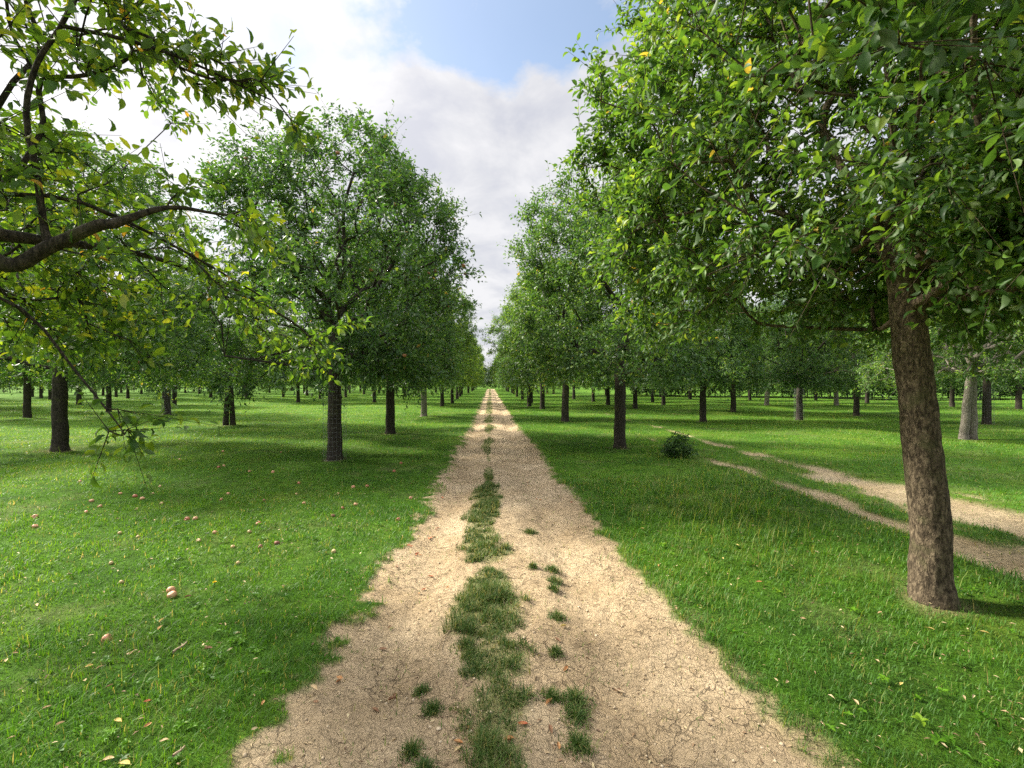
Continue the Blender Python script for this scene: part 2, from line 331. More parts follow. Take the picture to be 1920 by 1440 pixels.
def link(name, me, parent=None, loc=None):
    o = bpy.data.objects.new(name, me); col.objects.link(o)
    if parent: o.parent = parent
    if loc is not None: o.location = loc
    return o
def tag(o, label=None, cat=None, group=None, kind=None):
    if label: o['label'] = label
    if cat: o['category'] = cat
    if group: o['group'] = group
    if kind: o['kind'] = kind
    return o
def empty(name, loc, rz=0.0, s=1.0):
    o = bpy.data.objects.new(name, None); col.objects.link(o)
    o.location = loc; o.rotation_euler = (0, 0, rz); o.scale = (s, s, s); o.empty_display_size = 0.2
    return o

class Geo:
    def __init__(s): s.v, s.q, s.t, s.tint, s.n = [], [], [], [], 0
    def add(s, v, q=None, t=None, tint=None):
        v = np.asarray(v, float).reshape(-1, 3)
        if q is not None and len(q): s.q.append(np.asarray(q, np.int64) + s.n)
        if t is not None and len(t): s.t.append(np.asarray(t, np.int64) + s.n)
        s.v.append(v); s.tint.append(np.full(len(v), 0.0) if tint is None else np.asarray(tint, float)); s.n += len(v)
    def build(s, name, mats, split=None):
        fl = []
        if s.q: fl.append(np.concatenate(s.q))
        if s.t: fl.append(np.concatenate(s.t))
        return mesh_from(name, np.concatenate(s.v), fl, mats, None, np.concatenate(s.tint))

def norm(a): return a / np.maximum(np.linalg.norm(a, axis=-1, keepdims=True), 1e-9)

def sweep(geo, pts, rad, k, wob=0.0, seed=0.0, cap=True):
    """a tapered tube along pts"""
    pts = np.asarray(pts, float); n = len(pts)
    tan = np.gradient(pts, axis=0); tan = norm(tan)
    ref = np.array([1.0, 0, 0]) if abs(tan[0][0]) < 0.8 else np.array([0, 1.0, 0])
    a = ref - tan[0] * (ref @ tan[0]); a /= np.linalg.norm(a)
    A = np.zeros((n, 3))
    for i in range(n):
        a = a - tan[i] * (a @ tan[i]); a = a / max(np.linalg.norm(a), 1e-9); A[i] = a
    B = np.cross(tan, A)
    th = np.arange(k) / k * 2 * math.pi
    ring = A[:, None, :] * np.cos(th)[None, :, None] + B[:, None, :] * np.sin(th)[None, :, None]
    r = np.asarray(rad, float)[:, None] * np.ones((1, k))
    if wob:
        P = pts[:, None, :] + ring * r[..., None]
        r = r * (1 + wob * fbm(P[..., 0] * 9 + seed, P[..., 1] * 9, P[..., 2] * 4, 3) + wob * 0.55 * noise3(P[..., 0] * 34 + seed, P[..., 1] * 34, P[..., 2] * 17))
    V = (pts[:, None, :] + ring * r[..., None]).reshape(-1, 3)
    i = np.arange(n - 1)[:, None] * k; j = np.arange(k)[None, :]; j2 = (j + 1) % k
    q = np.stack([i + j, i + j2, i + k + j2, i + k + j], -1).reshape(-1, 4)
    geo.add(V, q=q)
    if cap:
        geo.add(np.vstack([V[-k:], pts[-1] + tan[-1] * rad[-1] * 0.6]), t=np.stack([np.arange(k), (np.arange(k) + 1) % k, np.full(k, k)], -1))

def catmull(p, r, sub):
    p = np.asarray(p, float); r = np.asarray(r, float)
    if len(p) < 3 or sub < 2: return p, r
    P = np.vstack([2 * p[0] - p[1], p, 2 * p[-1] - p[-2]])
    out, ro = [], []
    for i in range(len(p) - 1):
        a, b, c, d = P[i], P[i + 1], P[i + 2], P[i + 3]
        for s in range(sub):
            t = s / sub
            out.append(0.5 * (2 * b + (c - a) * t + (2 * a - 5 * b + 4 * c - d) * t * t + (3 * b - a - 3 * c + d) * t ** 3)); ro.append(r[i] + (r[i + 1] - r[i]) * t)
    out.append(p[-1]); ro.append(r[-1])
    return np.array(out), np.array(ro)

LEAF8 = np.array([[0, 0, 0], [.16, .30, .09], [.17, 0, .0], [.16, -.30, .09], [.46, .50, .12], [.48, 0, .0], [.46, -.50, .12], [.76, .34, .03], [.78, 0, -.08], [.76, -.34, .03], [1, 0, -.24]])
LEAF8_Q = np.array([[1, 2, 5, 4], [2, 3, 6, 5], [4, 5, 8, 7], [5, 6, 9, 8]]); LEAF8_T = np.array([[0, 2, 1], [0, 3, 2], [7, 8, 10], [8, 9, 10]])
LEAF4 = np.array([[0, 0, 0], [.45, .5, .09], [1, 0, -.10], [.45, -.5, .09]])
LEAF4_T = np.array([[0, 2, 1], [0, 3, 2]])

def add_leaves(geo, rng, base, axis, nrm, length, width, tint, lod):
    axis = norm(axis); side = norm(np.cross(nrm, axis)); n = np.cross(axis, side)
    T = LEAF8 if lod == 0 else LEAF4
    k = len(T); N = len(base)
    curl = rng.uniform(0.3, 1.9, N)[:, None]
    V = (base[:, None, :] + axis[:, None, :] * (T[None, :, 0] * length[:, None])[..., None]
         + side[:, None, :] * (T[None, :, 1] * width[:, None])[..., None]
         + n[:, None, :] * (T[None, :, 2] * length[:, None] * curl)[..., None])
    off = (np.arange(N) * k)[:, None, None]
    if lod == 0: geo.add(V, q=(LEAF8_Q[None] + off).reshape(-1, 4), t=(LEAF8_T[None] + off).reshape(-1, 3), tint=np.repeat(tint, k))
    else: geo.add(V, t=(LEAF4_T[None] + off).reshape(-1, 3), tint=np.repeat(tint, k))

def add_shoots(rng, leaves, stems, P, D, Ls, nleaf, leaf_len, lod, tint_base, ctr_z=None, stem_r=0.003, tint_sd=0.21):
    """leafy shoots starting at P, direction D, lengths Ls"""
    N = len(P); D = norm(D)
    if stems is not None:
        k = 3; a = norm(np.cross(D, np.array([0.31, 0.62, 0.72]))); b = np.cross(D, a)
        th = np.arange(k) / k * 2 * math.pi
        ring = a[:, None, :] * np.cos(th)[None, :, None] + b[:, None, :] * np.sin(th)[None, :, None]
        sag = np.zeros((N, 3)); sag[:, 2] = -0.12 * Ls
        V = np.concatenate([P[:, None, :] + ring * stem_r, (P + D * Ls[:, None] * 0.95 + sag)[:, None, :] + ring * stem_r * 0.35], 1)
        j = np.arange(k); q = np.stack([j, (j + 1) % k, k + (j + 1) % k, k + j], -1)
        stems.add(V, q=(q[None] + (np.arange(N) * 2 * k)[:, None, None]).reshape(-1, 4))
    t = (np.arange(nleaf) + 0.6) / nleaf
    tt = np.clip(t[None, :] + rng.normal(0, 0.06, (N, nleaf)), 0.08, 1.0)
    ph = rng.uniform(0, 6.28, N)[:, None] + np.arange(nleaf)[None, :] * 2.4 + rng.normal(0, 0.4, (N, nleaf))
    a = norm(np.cross(D, np.array([0.31, 0.62, 0.72]))); b = np.cross(D, a)
    radial = a[:, None, :] * np.cos(ph)[..., None] + b[:, None, :] * np.sin(ph)[..., None]
    base = P[:, None, :] + D[:, None, :] * (tt * Ls[:, None])[..., None]
    base[..., 2] -= 0.12 * Ls[:, None] * tt ** 2
    base = base + radial * 0.012
    axis = D[:, None, :] * (0.25 + 0.55 * tt[..., None]) + radial * 0.85 + np.array([0, 0, -0.22]) + rng.normal(0, 0.22, (N, nleaf, 3))
    nrm = np.array([0, 0, 0.7]) + rng.normal(0, 0.52, (N, nleaf, 3)) + D[:, None, :] * 0.25
    ln = leaf_len * rng.uniform(0.50, 1.22, (N, nleaf)); wd = ln * rng.uniform(0.40, 0.58, (N, nleaf))
    tint = np.clip(tint_base[:, None] + rng.normal(0, tint_sd, (N, nleaf)) + 0.12 * (tt - 0.5), 0, 0.93)
    odd = rng.random((N, nleaf)) < 0.0025; tint = np.where(odd, 1.0, tint)
    add_leaves(leaves, rng, base.reshape(-1, 3), axis.reshape(-1, 3), nrm.reshape(-1, 3), ln.ravel(), wd.ravel(), tint.ravel(), lod)

def dome(zn):
    return np.interp(zn, [0, 0.10, 0.30, 0.50, 0.70, 0.85, 0.95, 1.0], [0.86, 0.97, 1.0, 0.98, 0.88, 0.72, 0.50, 0.22])

def build_tree(seed, leafy=(), top=7.0, cb=1.95, R=2.7, tr=0.15, fork=2.1, npts=800, nshoot=4, nleaf=10, leaf_len=0.075, lod=1,
               lean=(0.0, 0.0), off=(0.0, 0.0), bark=None, leaf=None, tint0=0.42, limb=0.60, extra=(), hole=-0.28, trunk_k=12, prof=dome, keep=None, stems=True, zdroop=0.45, lump=0.26, shoot_len=(0.16, 0.40), twin=False):
    rng = np.random.default_rng(seed)
    bark, leaf = bark or M_BARK_D, leaf or M_LEAF
    # --- skeleton
    nodes, par, minr, plen = [], [], [], []
    def node(p, pa, mr=0.0):
        nodes.append(np.asarray(p, float)); par.append(pa); minr.append(mr)
        plen.append(0 if pa < 0 else plen[pa] + np.linalg.norm(nodes[-1] - nodes[pa])); return len(nodes) - 1
    def axis_at(z): 
        f = z / fork
        return np.array([lean[0] * f ** 1.3, lean[1] * f ** 1.3, z]) if z <= fork else np.array([lean[0] + off[0] * (z - fork) / (top - fork), lean[1] + off[1] * (z - fork) / (top - fork), z])
    last, nz = -1, 9
    for i in range(nz):
        z = -0.12 + (fork + 0.12) * i / (nz - 1)
        p = axis_at(max(z, 0)); p = p + np.array([*(rng.normal(0, 0.006, 2)), 0]) * (0 < i < nz - 1); p[2] = z
        last = node(p, last)
    ntr = len(nodes)
    z = fork
    lz = fork + 0.62 * (top - fork)
    while z < lz:
        z += 0.28; p = axis_at(z) + np.array([*rng.normal(0, 0.07, 2), 0]); last = node(p, last)
    for chain, r0, r1 in extra:
        prev = None
        for i, p in enumerate(chain):
            p = np.asarray(p, float)
            if prev is None:
                d = np.linalg.norm(np.array(nodes) - p, axis=1); prev = int(np.argmin(d))
                if d[prev] < 1e-6: continue
            prev = node(p, prev, r0 + (r1 - r0) * i / max(1, len(chain) - 1))
    # --- crown points
    M = npts * 14
    zn = rng.random(M); th = rng.uniform(0, 2 * math.pi, M)
    rr = np.sqrt(rng.random(M)) ** 0.75
    lum = 1 + lump * fbm(np.cos(th) * 1.5 + seed * 3.1, np.sin(th) * 1.5, zn * 2.4 + seed, 2) * 1.6
    rad = R * prof(zn) * lum * rr
    C = np.stack([np.cos(th) * rad + lean[0] + off[0] * zn, np.sin(th) * rad + lean[1] + off[1] * zn, cb + (top - cb) * zn * (0.93 + 0.07 * lum)], 1)
    C[:, 2] -= zdroop * (rad / R) ** 2 * (1 - zn) ** 2
    ok = rng.random(M) < np.clip(prof(zn), 0.1, 1) * (0.35 + 0.65 * rr)
    ok &= fbm(C[:, 0] * 0.85 + seed, C[:, 1] * 0.85, C[:, 2] * 0.85, 2) > hole
    if keep is not None: ok &= keep(C)
    C = C[ok][:npts]
    for chain, spread, cnt_ in leafy:
        pp, _ = catmull(chain, np.zeros(len(chain)), 8); pick = pp[rng.integers(len(pp) // 4, len(pp), cnt_)]; C = np.vstack([C, pick + rng.normal(0, spread, pick.shape)])
    f0 = axis_at(fork)
    C = C[np.argsort(np.linalg.norm((C - f0) * np.array([1, 1, 0.8]), axis=1))]
    cap = len(nodes) + len(C)
    arr = np.zeros((cap, 3)); arr[:len(nodes)] = nodes; pl = np.zeros(cap); pl[:len(nodes)] = plen
    block = np.zeros(cap); block[:ntr - 2] = 50
    cp = np.empty(len(C), int)
    for i, c in enumerate(C):
        m = len(nodes)
        cost = np.linalg.norm(arr[:m] - c, axis=1) + 0.38 * pl[:m] + block[:m]
        b = int(np.argmin(cost)); j = node(c, b); arr[j] = c; pl[j] = plen[j]; cp[i] = j
    N = len(nodes); nodes = np.array(nodes); par = np.array(par)
    nch = np.zeros(N, int); acc = np.full(N, 0.0)
    order = np.argsort(-np.array(plen))
    e = 2.35
    for i in order:
        if acc[i] == 0: acc[i] = 1.0
        acc[i] = max(acc[i], 1.0)
        if par[i] >= 0: acc[par[i]] += acc[i]
    rmin = 0.0042
    base_r = acc[ntr - 1] ** (1 / e)
    rad = rmin + (acc ** (1 / e) - 1) / max(base_r - 1, 1e-6) * (tr * limb - rmin)
    mr_ = np.array(minr); rad = np.where(mr_ > 0, mr_, rad)
    zz = nodes[:ntr, 2]
    rad[:ntr] = tr * (1 - 0.2 * zz / fork) + tr * 0.28 * np.exp(-np.maximum(zz, 0) / 0.07)
    # --- chains
    wood = Geo(); kids = [[] for _ in range(N)]
    for i in range(N):
        if par[i] >= 0: kids[par[i]].append(i)
    stack = [(-1, 0)]
    while stack:
        pa, i = stack.pop(); ch = [] if pa < 0 else [pa]
        while True:
            ch.append(i)
            if not kids[i]: break
            ks = sorted(kids[i], key=lambda q: -acc[q] - (1e6 if q < ntr else 0))
            for q in ks[1:]: stack.append((i, q))
            i = ks[0]
        pts = nodes[ch]; rs = rad[ch].copy()
        if pa >= 0: rs[0] = min(rs[0], rs[1] * 1.25)
        rs[-1] = min(rs[-1], 0.004) if len(ch) > 1 and mr_[ch[-1]] == 0 else rs[-1]
        big = rs.max()
        if pa < 0:
            if twin:
                for sx in (-1, 1):
                    tp = pts[:ntr].copy(); tp[:, 0] += sx * tr * np.interp(tp[:, 2], [0, fork], [0.85, 0.2]); pp, rr_ = catmull(tp, rs[:ntr] * 0.68, 3); sweep(wood, pp, rr_, trunk_k, 0.1, seed + sx)
                pts, rs = pts[ntr - 1:], rs[ntr - 1:]
            pp, rr_ = catmull(pts, rs, 10 if lod == 0 else 4); sweep(wood, pp, rr_, trunk_k, 0.085, seed)
        elif big > 0.03: pp, rr_ = catmull(pts, rs, 4 if lod == 0 else 2); sweep(wood, pp, rr_, 10 if lod == 0 else 6, 0.1 if lod == 0 else 0, seed)
        else:
            pp, rr_ = catmull(pts, rs, 3 if lod == 0 else 1); sweep(wood, pp, rr_, 5 if lod == 0 else 3, cap=False)
    # --- shoots and leaves
    g, st = Geo(), (wood if stems else None)
    P = np.repeat(C, nshoot, axis=0); pr = np.repeat(nodes[par[cp]], nshoot, axis=0)
    out = P - np.array([lean[0], lean[1], cb + (top - cb) * 0.25]); out[:, 2] *= 0.7; out = norm(out)
    grow = norm(P - pr)
    D = out * 0.45 + grow * 0.35 + np.array([0, 0, 0.28]) + rng.normal(0, 0.52, P.shape)
    low = np.clip(1 - (P[:, 2] - cb) / (0.35 * (top - cb)), 0, 1); D[:, 2] -= 0.45 * low
    Ls = rng.uniform(*shoot_len, len(P)); Ls[rng.random(len(P)) < 0.05 + 0.12 * (P[:, 2] > cb + 0.75 * (top - cb))] *= 1.8
    tb = tint0 + 0.16 * fbm(P[:, 0] * 0.9 + 3, P[:, 1] * 0.9, P[:, 2] * 0.9, 2) + rng.normal(0, 0.05, len(P))
    add_shoots(rng, g, st, P, D, Ls, nleaf, leaf_len, lod, tb)
    return wood.build('trunk', [bark]), g.build('crown', [leaf]), C

# ------------------------------------------------------------------ the ground sheet
def axis_lines(lo, hi, fine, growth, c=0.0):
    """lines growing coarser away from c"""
    out = [c]; x = c
    while x < hi: x += max(fine, growth * abs(x - c)); out.append(x)
    x = c
    while x > lo: x -= max(fine, growth * abs(x - c)); out.append(x)
    return np.array(sorted(out))
BARE = [on_ground(*p) for p in ((1752, 1122), (628, 862), (732, 812), (795, 779), (1162, 838), (1060, 790), (113, 848), (430, 799), (1318, 790), (1499, 787), (1606, 778), (1815, 820), (1850, 795), (314, 778))]
def build_ground():
    xs = np.concatenate([-1.9 - (axis_lines(0, 500, 0.05, 0.035))[::-1][:-1], np.arange(-1.9, 1.95, 0.026), 1.95 + axis_lines(0, 500, 0.05, 0.03)])
    xs = np.unique(np.round(xs, 5))
    ys = np.concatenate([-axis_lines(0, 200, 0.2, 0.2)[::-1][:-1], np.arange(0, 1.4, 0.1), [1.4]])
    y, l = 1.4, []
    while y < 700: y += max(0.022, 0.0085 * y, (y - 60) * 0.06); l.append(y)
    ys = np.unique(np.round(np.concatenate([ys, l]), 5))
    X, Y = np.meshgrid(xs, ys)
    Z = height(X, Y)
    D = np.maximum(dirt_main(X, Y), dirt_side(X, Y) * 0.9)
    D = D * (1 - 0.5 * tuft_grass(X, Y))
    worn = fbm(X * 2.1, Y * 2.1, 31.0, 4); D = np.maximum(D, 0.10 * sstep(0.18, 0.5, worn) * (np.hypot(X, Y) < 40))      # thin spots in the turf
    for bx, by in BARE:
        r = np.hypot(X - bx, Y - by) * (1 + 0.4 * fbm(X * 4, Y * 4, 3.0, 2)); D = np.maximum(D, 0.40 * (1 - sstep(0.14, 0.34, r)))
    D = np.where((Y > 110) | (Y < -30), 0, D)
    nx, ny = len(xs), len(ys)
    V = np.stack([X, Y, Z], -1).reshape(-1, 3)
    i = np.arange(ny - 1)[:, None] * nx; j = np.arange(nx - 1)[None, :]
    q = np.stack([i + j, i + j + 1, i + nx + j + 1, i + nx + j], -1).reshape(-1, 4)
    cx = V[q].mean(1)
    main = (dirt_main(cx[:, 0], cx[:, 1]) > 0.5) & (cx[:, 1] < 110) & (cx[:, 1] > -30)
    side = (dirt_side(cx[:, 0], cx[:, 1]) > 0.5) & ~main & (cx[:, 1] < 40) & (cx[:, 1] > -10)
    dv = D.reshape(-1)
    def part(name, mask, kind_label):
        f = q[mask]; u, inv = np.unique(f, return_inverse=True)
        me = mesh_from(name, V[u], [inv.reshape(f.shape)], [M_GROUND], None, dv[u], 'dirt')
        o = link(name, me); o['kind'] = 'structure'; o['label'] = kind_label; return o
    part('ground', ~(main | side), 'green orchard lawn reaching back under the trees')
    part('dirt_track', main, 'pale sandy dirt track running straight between the trees')
    part('side_track', side, 'two worn wheel ruts in the grass right of the first trunk')
build_ground()

# ------------------------------------------------------------------ grass
def in_view(x, y, m=2.5):
    return (y > 0.9) & (x < 1.24 * y + m) & (x > -1.13 * y - m)
def blades(rng, x, y, ln, wd, tint, lean=0.75, segs=2):
    N = len(x); z = height(x, y) - 0.006
    h = rng.uniform(0, 2 * math.pi, N); a = rng.uniform(0.15, lean, N)
    dirx, diry = np.cos(h), np.sin(h); sx, sy = -diry, dirx
    B = np.stack([x, y, z], 1); S = np.stack([sx, sy, np.zeros(N)], 1); Dv = np.stack([dirx, diry, np.zeros(N)], 1); U = np.array([0, 0, 1.0])
    mid = B + Dv * (ln * 0.5 * np.sin(a) * 0.7)[:, None] + U * (ln * 0.5 * np.cos(a * 0.6))[:, None]
    tip = B + Dv * (ln * np.sin(a) * 1.05)[:, None] + U * (ln * np.cos(a) * 0.95)[:, None]
    w = S * (wd * 0.5)[:, None]
    if segs == 2:
        V = np.stack([B - w, B + w, mid + w * 0.8, mid - w * 0.8, tip], 1)
        o = (np.arange(N) * 5)[:, None]
        return V.reshape(-1, 3), np.array([[0, 1, 2, 3]]) + o, np.array([[3, 2, 4]]) + o, np.repeat(tint, 5)
    V = np.stack([B - w, B + w, tip], 1); o = (np.arange(N) * 3)[:, None]
    return V.reshape(-1, 3), None, np.array([[0, 1, 2]]) + o, np.repeat(tint, 3)

def blade_tint(rng, x, y):
    t = 0.36 + 0.24 * fbm(x * 0.5, y * 0.5, 3.0, 3) + 0.34 * fbm(x * 3.1, y * 3.1, 5.0, 3) + rng.normal(0, 0.13, len(x))
    t = t + 0.20 * np.clip((np.abs(x + 0.2) - 3.6) / 2.5, 0, 1) * np.clip((y - 5.0) / 6, 0, 1) + 0.10 * np.clip((-x - 1.6) / 1.2, 0, 1) - 0.10 * (x > 0.6) * np.clip((10 - y) / 4, 0, 1)  # last term darkens the near right lawn: tree shade put into blade colour
    dry = rng.random(len(x)) < 0.06 + 0.22 * np.clip(fbm(x * 1.3, y * 1.3, 9.0, 3), 0, 1) + 0.06 * np.clip((x - 4) / 4, 0, 1); 
    t = np.clip(t, 0, 0.85); return np.where(dry, rng.uniform(0.86, 1.0, len(x)), t)

def build_lawn():
    rng = np.random.default_rng(3); g = Geo()
    # rings by distance, thinner and broader further out
    rings = [(1.2, 3.0, 9000, 1.0, 2), (3.0, 5.0, 5200, 1.3, 2), (5.0, 8.0, 2500, 1.9, 2), (8.0, 13.0, 1000, 2.9, 1), (13.0, 22.0, 380, 4.5, 1), (22.0, 38.0, 120, 7.5, 1), (38.0, 62.0, 38, 12, 1)]
    for r0, r1, dens, wf, sg in rings:
        area = (r1 * r1 - r0 * r0) * math.pi * 0.5; n = int(area * dens)
        r = np.sqrt(rng.uniform(r0 * r0, r1 * r1, n)); th = rng.uniform(0, math.pi, n)
        x, y = r * np.cos(th), r * np.sin(th)
        k = in_view(x, y, 1.2); x, y = x[k], y[k]
        d = np.maximum(dirt_main(x, y), dirt_side(x, y) * 0.97)
        clump = 0.78 + 0.75 * fbm(x * 4.2, y * 4.2, 12.0, 3)
        k = rng.random(len(x)) < np.clip((1 - 0.97 * sstep(0.35, 0.85, d)) * np.maximum(clump, 0.9 * (d > 0.1)), 0, 1)
        x, y, d = x[k], y[k], d[k]
        for bx, by in BARE:
            k = ~((np.hypot(x - bx, y - by) < 0.26 + 0.12 * fbm(x * 5, y * 5, 1.0, 2)) & (rng.random(len(x)) < 0.45)); x, y, d = x[k], y[k], d[k]
        long_ = np.clip(fbm(x * 0.7, y * 0.7, 21.0, 3) * 1.8, 0, 1)
        seed = np.exp(-(((x - 2.7) / 0.9) ** 2 + ((y - 5.4) / 1.6) ** 2)) + 0.8 * np.exp(-(((x - 4.0) / 0.8) ** 2 + ((y - 8.5) / 3) ** 2))
        ln = rng.uniform(0.024, 0.058, len(x)) * np.clip(1 + 0.6 * fbm(x * 4.2, y * 4.2, 12.0, 3), 0.5, 1.6) * (1 + 0.55 * long_ + 0.5 * seed) * (1 + 0.35 * np.exp(-((d - 0.35) / 0.25) ** 2) - 0.3 * sstep(0.6, 0.9, d)) * (1 + 0.02 * wf)
        wd = rng.uniform(0.0022, 0.0042, len(x)) * wf
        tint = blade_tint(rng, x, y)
        stray = rng.random(len(x)) < 0.10 * seed + 0.004; ln = np.where(stray, ln * 2.6, ln); tint = np.where(stray, rng.uniform(0.80, 0.97, len(x)), tint); wd = np.where(stray, wd * 0.85, wd)
        tint = np.where(rng.random(len(x)) < d * 0.3, rng.uniform(0.8, 1.0, len(x)), tint)
        lean = 1.15
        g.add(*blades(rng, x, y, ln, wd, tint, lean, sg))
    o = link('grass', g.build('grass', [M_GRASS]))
    tag(o, 'short green lawn grass either side of the dirt track', 'grass', kind='stuff')
build_lawn()

def build_strip():
    rng = np.random.default_rng(5); g = Geo()
    for y0, y1, dens, wf, sg in ((1.2, 4, 14000, 1.0, 2), (4, 8, 7000, 1.5, 2), (8, 20, 1600, 3.0, 1), (20, 45, 260, 7, 1), (45, 100, 50, 14, 1)):
        n = int((y1 - y0) * 1.0 * dens)
        x, y = rng.uniform(-0.5, 0.5, n), rng.uniform(y0, y1, n)
        k = rng.random(n) < tuft_grass(x, y) * np.clip(0.7 + 0.7 * fbm(x * 9, y * 9, 2.0, 2), 0, 1); x, y = x[k], y[k]
        if y1 <= 8:   # gather the blades into little clumps
            nc = len(x) // 24 + 1; ci = rng.integers(0, len(x), nc); cx, cy_ = x[ci], y[ci]; m = nc * 30; k2 = np.repeat(np.arange(nc), 30); rr = rng.normal(0, 0.018, m)
            x, y = np.concatenate([x[::3], cx[k2] + rr]), np.concatenate([y[::3], cy_[k2] + rng.normal(0, 0.018, m)])
        ln = rng.uniform(0.03, 0.085, len(x)) * np.clip(1 + 0.9 * fbm(x * 4.1, y * 4.1, 6.0, 2), 0.45, 1.8); wd = rng.uniform(0.0028, 0.0052, len(x)) * wf
        t = np.clip(rng.normal(0.34, 0.20, len(x)) + 0.45 * fbm(x * 6, y * 6, 3.0, 2), 0, 0.84)
        t = np.where(rng.random(len(x)) < 0.24, rng.uniform(0.84, 1, len(x)), t)
        g.add(*blades(rng, x, y, ln, wd, t, 1.25, sg))
    o = link('centre_grass', g.build('centre_grass', [M_TUFT])); tag(o, 'broken strip of dark grass down the middle of the dirt track', 'grass', kind='stuff')
build_strip()

def ordinal(n):
    w = ['first', 'second', 'third', 'fourth', 'fifth', 'sixth', 'seventh', 'eighth', 'ninth', 'tenth', 'eleventh', 'twelfth', 'thirteenth', 'fourteenth', 'fifteenth', 'sixteenth', 'seventeenth', 'eighteenth', 'nineteenth', 'twentieth']
    tens = {2: 'twenty', 3: 'thirty', 4: 'forty', 5: 'fifty', 6: 'sixty', 7: 'seventy'}
    tenth = {2: 'twentieth', 3: 'thirtieth', 4: 'fortieth', 5: 'fiftieth', 6: 'sixtieth', 7: 'seventieth'}
    if n <= 20: return w[n - 1]
    return tenth[n // 10] if n % 10 == 0 else tens[n // 10] + '-' + w[n % 10 - 1]

def build_tufts():
    spots = [(1085, 1385, .085, 'round dark green grass tuft, thickest of those beside the centre strip'), (1080, 1330, .08, 'bushy grass tuft just beyond the thickest tuft right of the centre strip'), (1035, 1297, .06, 'loose grass tuft with an orange leaf at its foot'),
             (1078, 1302, .10, 'wide straggly low grass tuft on the right wheel path'), (1045, 1152, .07, 'small olive grass tuft alone on the right wheel path'), (1042, 1220, .045, 'tiny grass tuft between two small ones on the right wheel path'), (1038, 1100, .055, 'dark low grass tuft nearest of three lined up on the right wheel path'),
             (1040, 1082, .07, 'thin yellowish grass tuft in the middle of three lined up'), (1036, 1062, .08, 'dark flat grass tuft farthest of three lined up on the right wheel path'), (998, 1062, .05, 'sparse pale grass tuft left of the three lined up tufts'), (993, 990, .09, 'faint low grass tuft on the far right wheel path'),
             (810, 1320, .055, 'thin upright grass tuft on the left wheel path'), (772, 1395, .06, 'bright green grass tuft on the left wheel path'), (788, 1283, .045, 'wispy pale grass tuft on the left wheel path'), (795, 1430, .05, 'grass tuft at the very bottom of the left wheel path'), (873, 1205, .09, 'short grass tuft at the left side of the centre strip')]
    for k, (px, py, r, lab) in enumerate(spots):
        rng = np.random.default_rng(100 + k); cx, cy_ = on_ground(px, py); n = int(130 + r * 3000)
        rad = r * np.minimum(np.abs(rng.normal(0, 0.55, n)), 1.05); th = rng.uniform(0, 6.283, n); x, y = cx + rad * np.cos(th), cy_ + rad * np.sin(th)
        ln = rng.uniform(0.03, 0.075, n) * (0.7 + 4 * r) * np.clip(1.15 - 0.4 * rad / r, 0.45, 1.2); t = np.clip(rng.normal(0.3, 0.17, n), 0, 0.85); t = np.where(rng.random(n) < 0.2, rng.uniform(0.82, 1, n), t)
        V, q, tr_, ti = blades(rng, x, y, ln, rng.uniform(0.0028, 0.0050, n), t, 1.3, 2)
        z0 = float(height(cx, cy_)); g = Geo(); g.add(V - np.array([cx, cy_, z0]), q, tr_, ti)
        tag(link('grass_tuft', g.build('grass_tuft', [M_TUFT]), loc=(cx, cy_, z0)), lab, 'grass tuft', 'grass tufts on the dirt track')
build_tufts()

# ------------------------------------------------------------------ trees
def gz(x, y): return float(height(x, y)) - 0.01
ROOT_GROUP = 'apple trees of the orchard'
def put_tree(x, y, trunk_me, crown_me, label, rz=0.0, s=1.0, group=ROOT_GROUP, sz=None):
    e = empty('apple_tree', (x, y, gz(x, y)), rz, s)
    if sz: e.scale = (s, s, sz)
    link('trunk', trunk_me, e); link('crown', crown_me, e)
    return tag(e, label, 'apple tree', group)

# near tree on the right, leaning over the track
xr, yr = on_ground(1752, 1122)
def keep_r(C):
    w = C + np.array([xr, yr, 0])
    lim = 1.12 + 0.25 * np.clip((2.9 - w[:, 2]) / 0.3, 0, 2) + 0.22 * fbm(w[:, 1] * 0.9, w[:, 2] * 0.9, 3.0, 2) - 0.25 * np.exp(-((w[:, 2] - 3.9) / 0.5) ** 2) + 0.3 * np.clip(w[:, 2] - 4.3, 0, 3)
    return (w[:, 0] > lim) & (np.linalg.norm(w - np.array([0, 0, CAM_H]), axis=1) > 2.15) & (w[:, 2] > 2.25 + 0.22 * (w[:, 1] < 3.0) * (w[:, 0] > 1.6))
lfr = [([(-1.2, -1.1, 2.6), (-0.6, -0.9, 2.65), (0.0, -0.7, 2.7), (0.8, -0.6, 2.75), (1.6, -0.4, 2.75)], 0.22, 170), ([(-1.0, 0.6, 2.7), (0.0, 0.9, 2.8), (1.2, 0.6, 2.8), (2.2, 0.3, 2.8)], 0.3, 150), ([(-0.8, -0.2, 3.1), (0.4, -0.4, 3.2), (1.8, 0.0, 3.1)], 0.28, 130), ([(-0.5, -0.45, 2.55), (-0.2, -0.5, 2.6), (0.1, -0.5, 2.6), (0.4, -0.4, 2.6)], 0.12, 60)]
t_me, c_me, _ = build_tree(21, top=6.6, cb=2.3, R=2.75, tr=0.126, fork=2.5, npts=2500, nshoot=5, nleaf=14, leaf_len=0.067, limb=0.5, leafy=lfr, lod=0, lean=(-0.22, 0.05), off=(0.0, 0.0), bark=M_BARK, tint0=0.42, trunk_k=40, zdroop=0.2, hole=-0.34, keep=keep_r)
put_tree(xr, yr, t_me, c_me, 'nearest apple tree on the right, thick mottled brown trunk leaning over dense foliage')

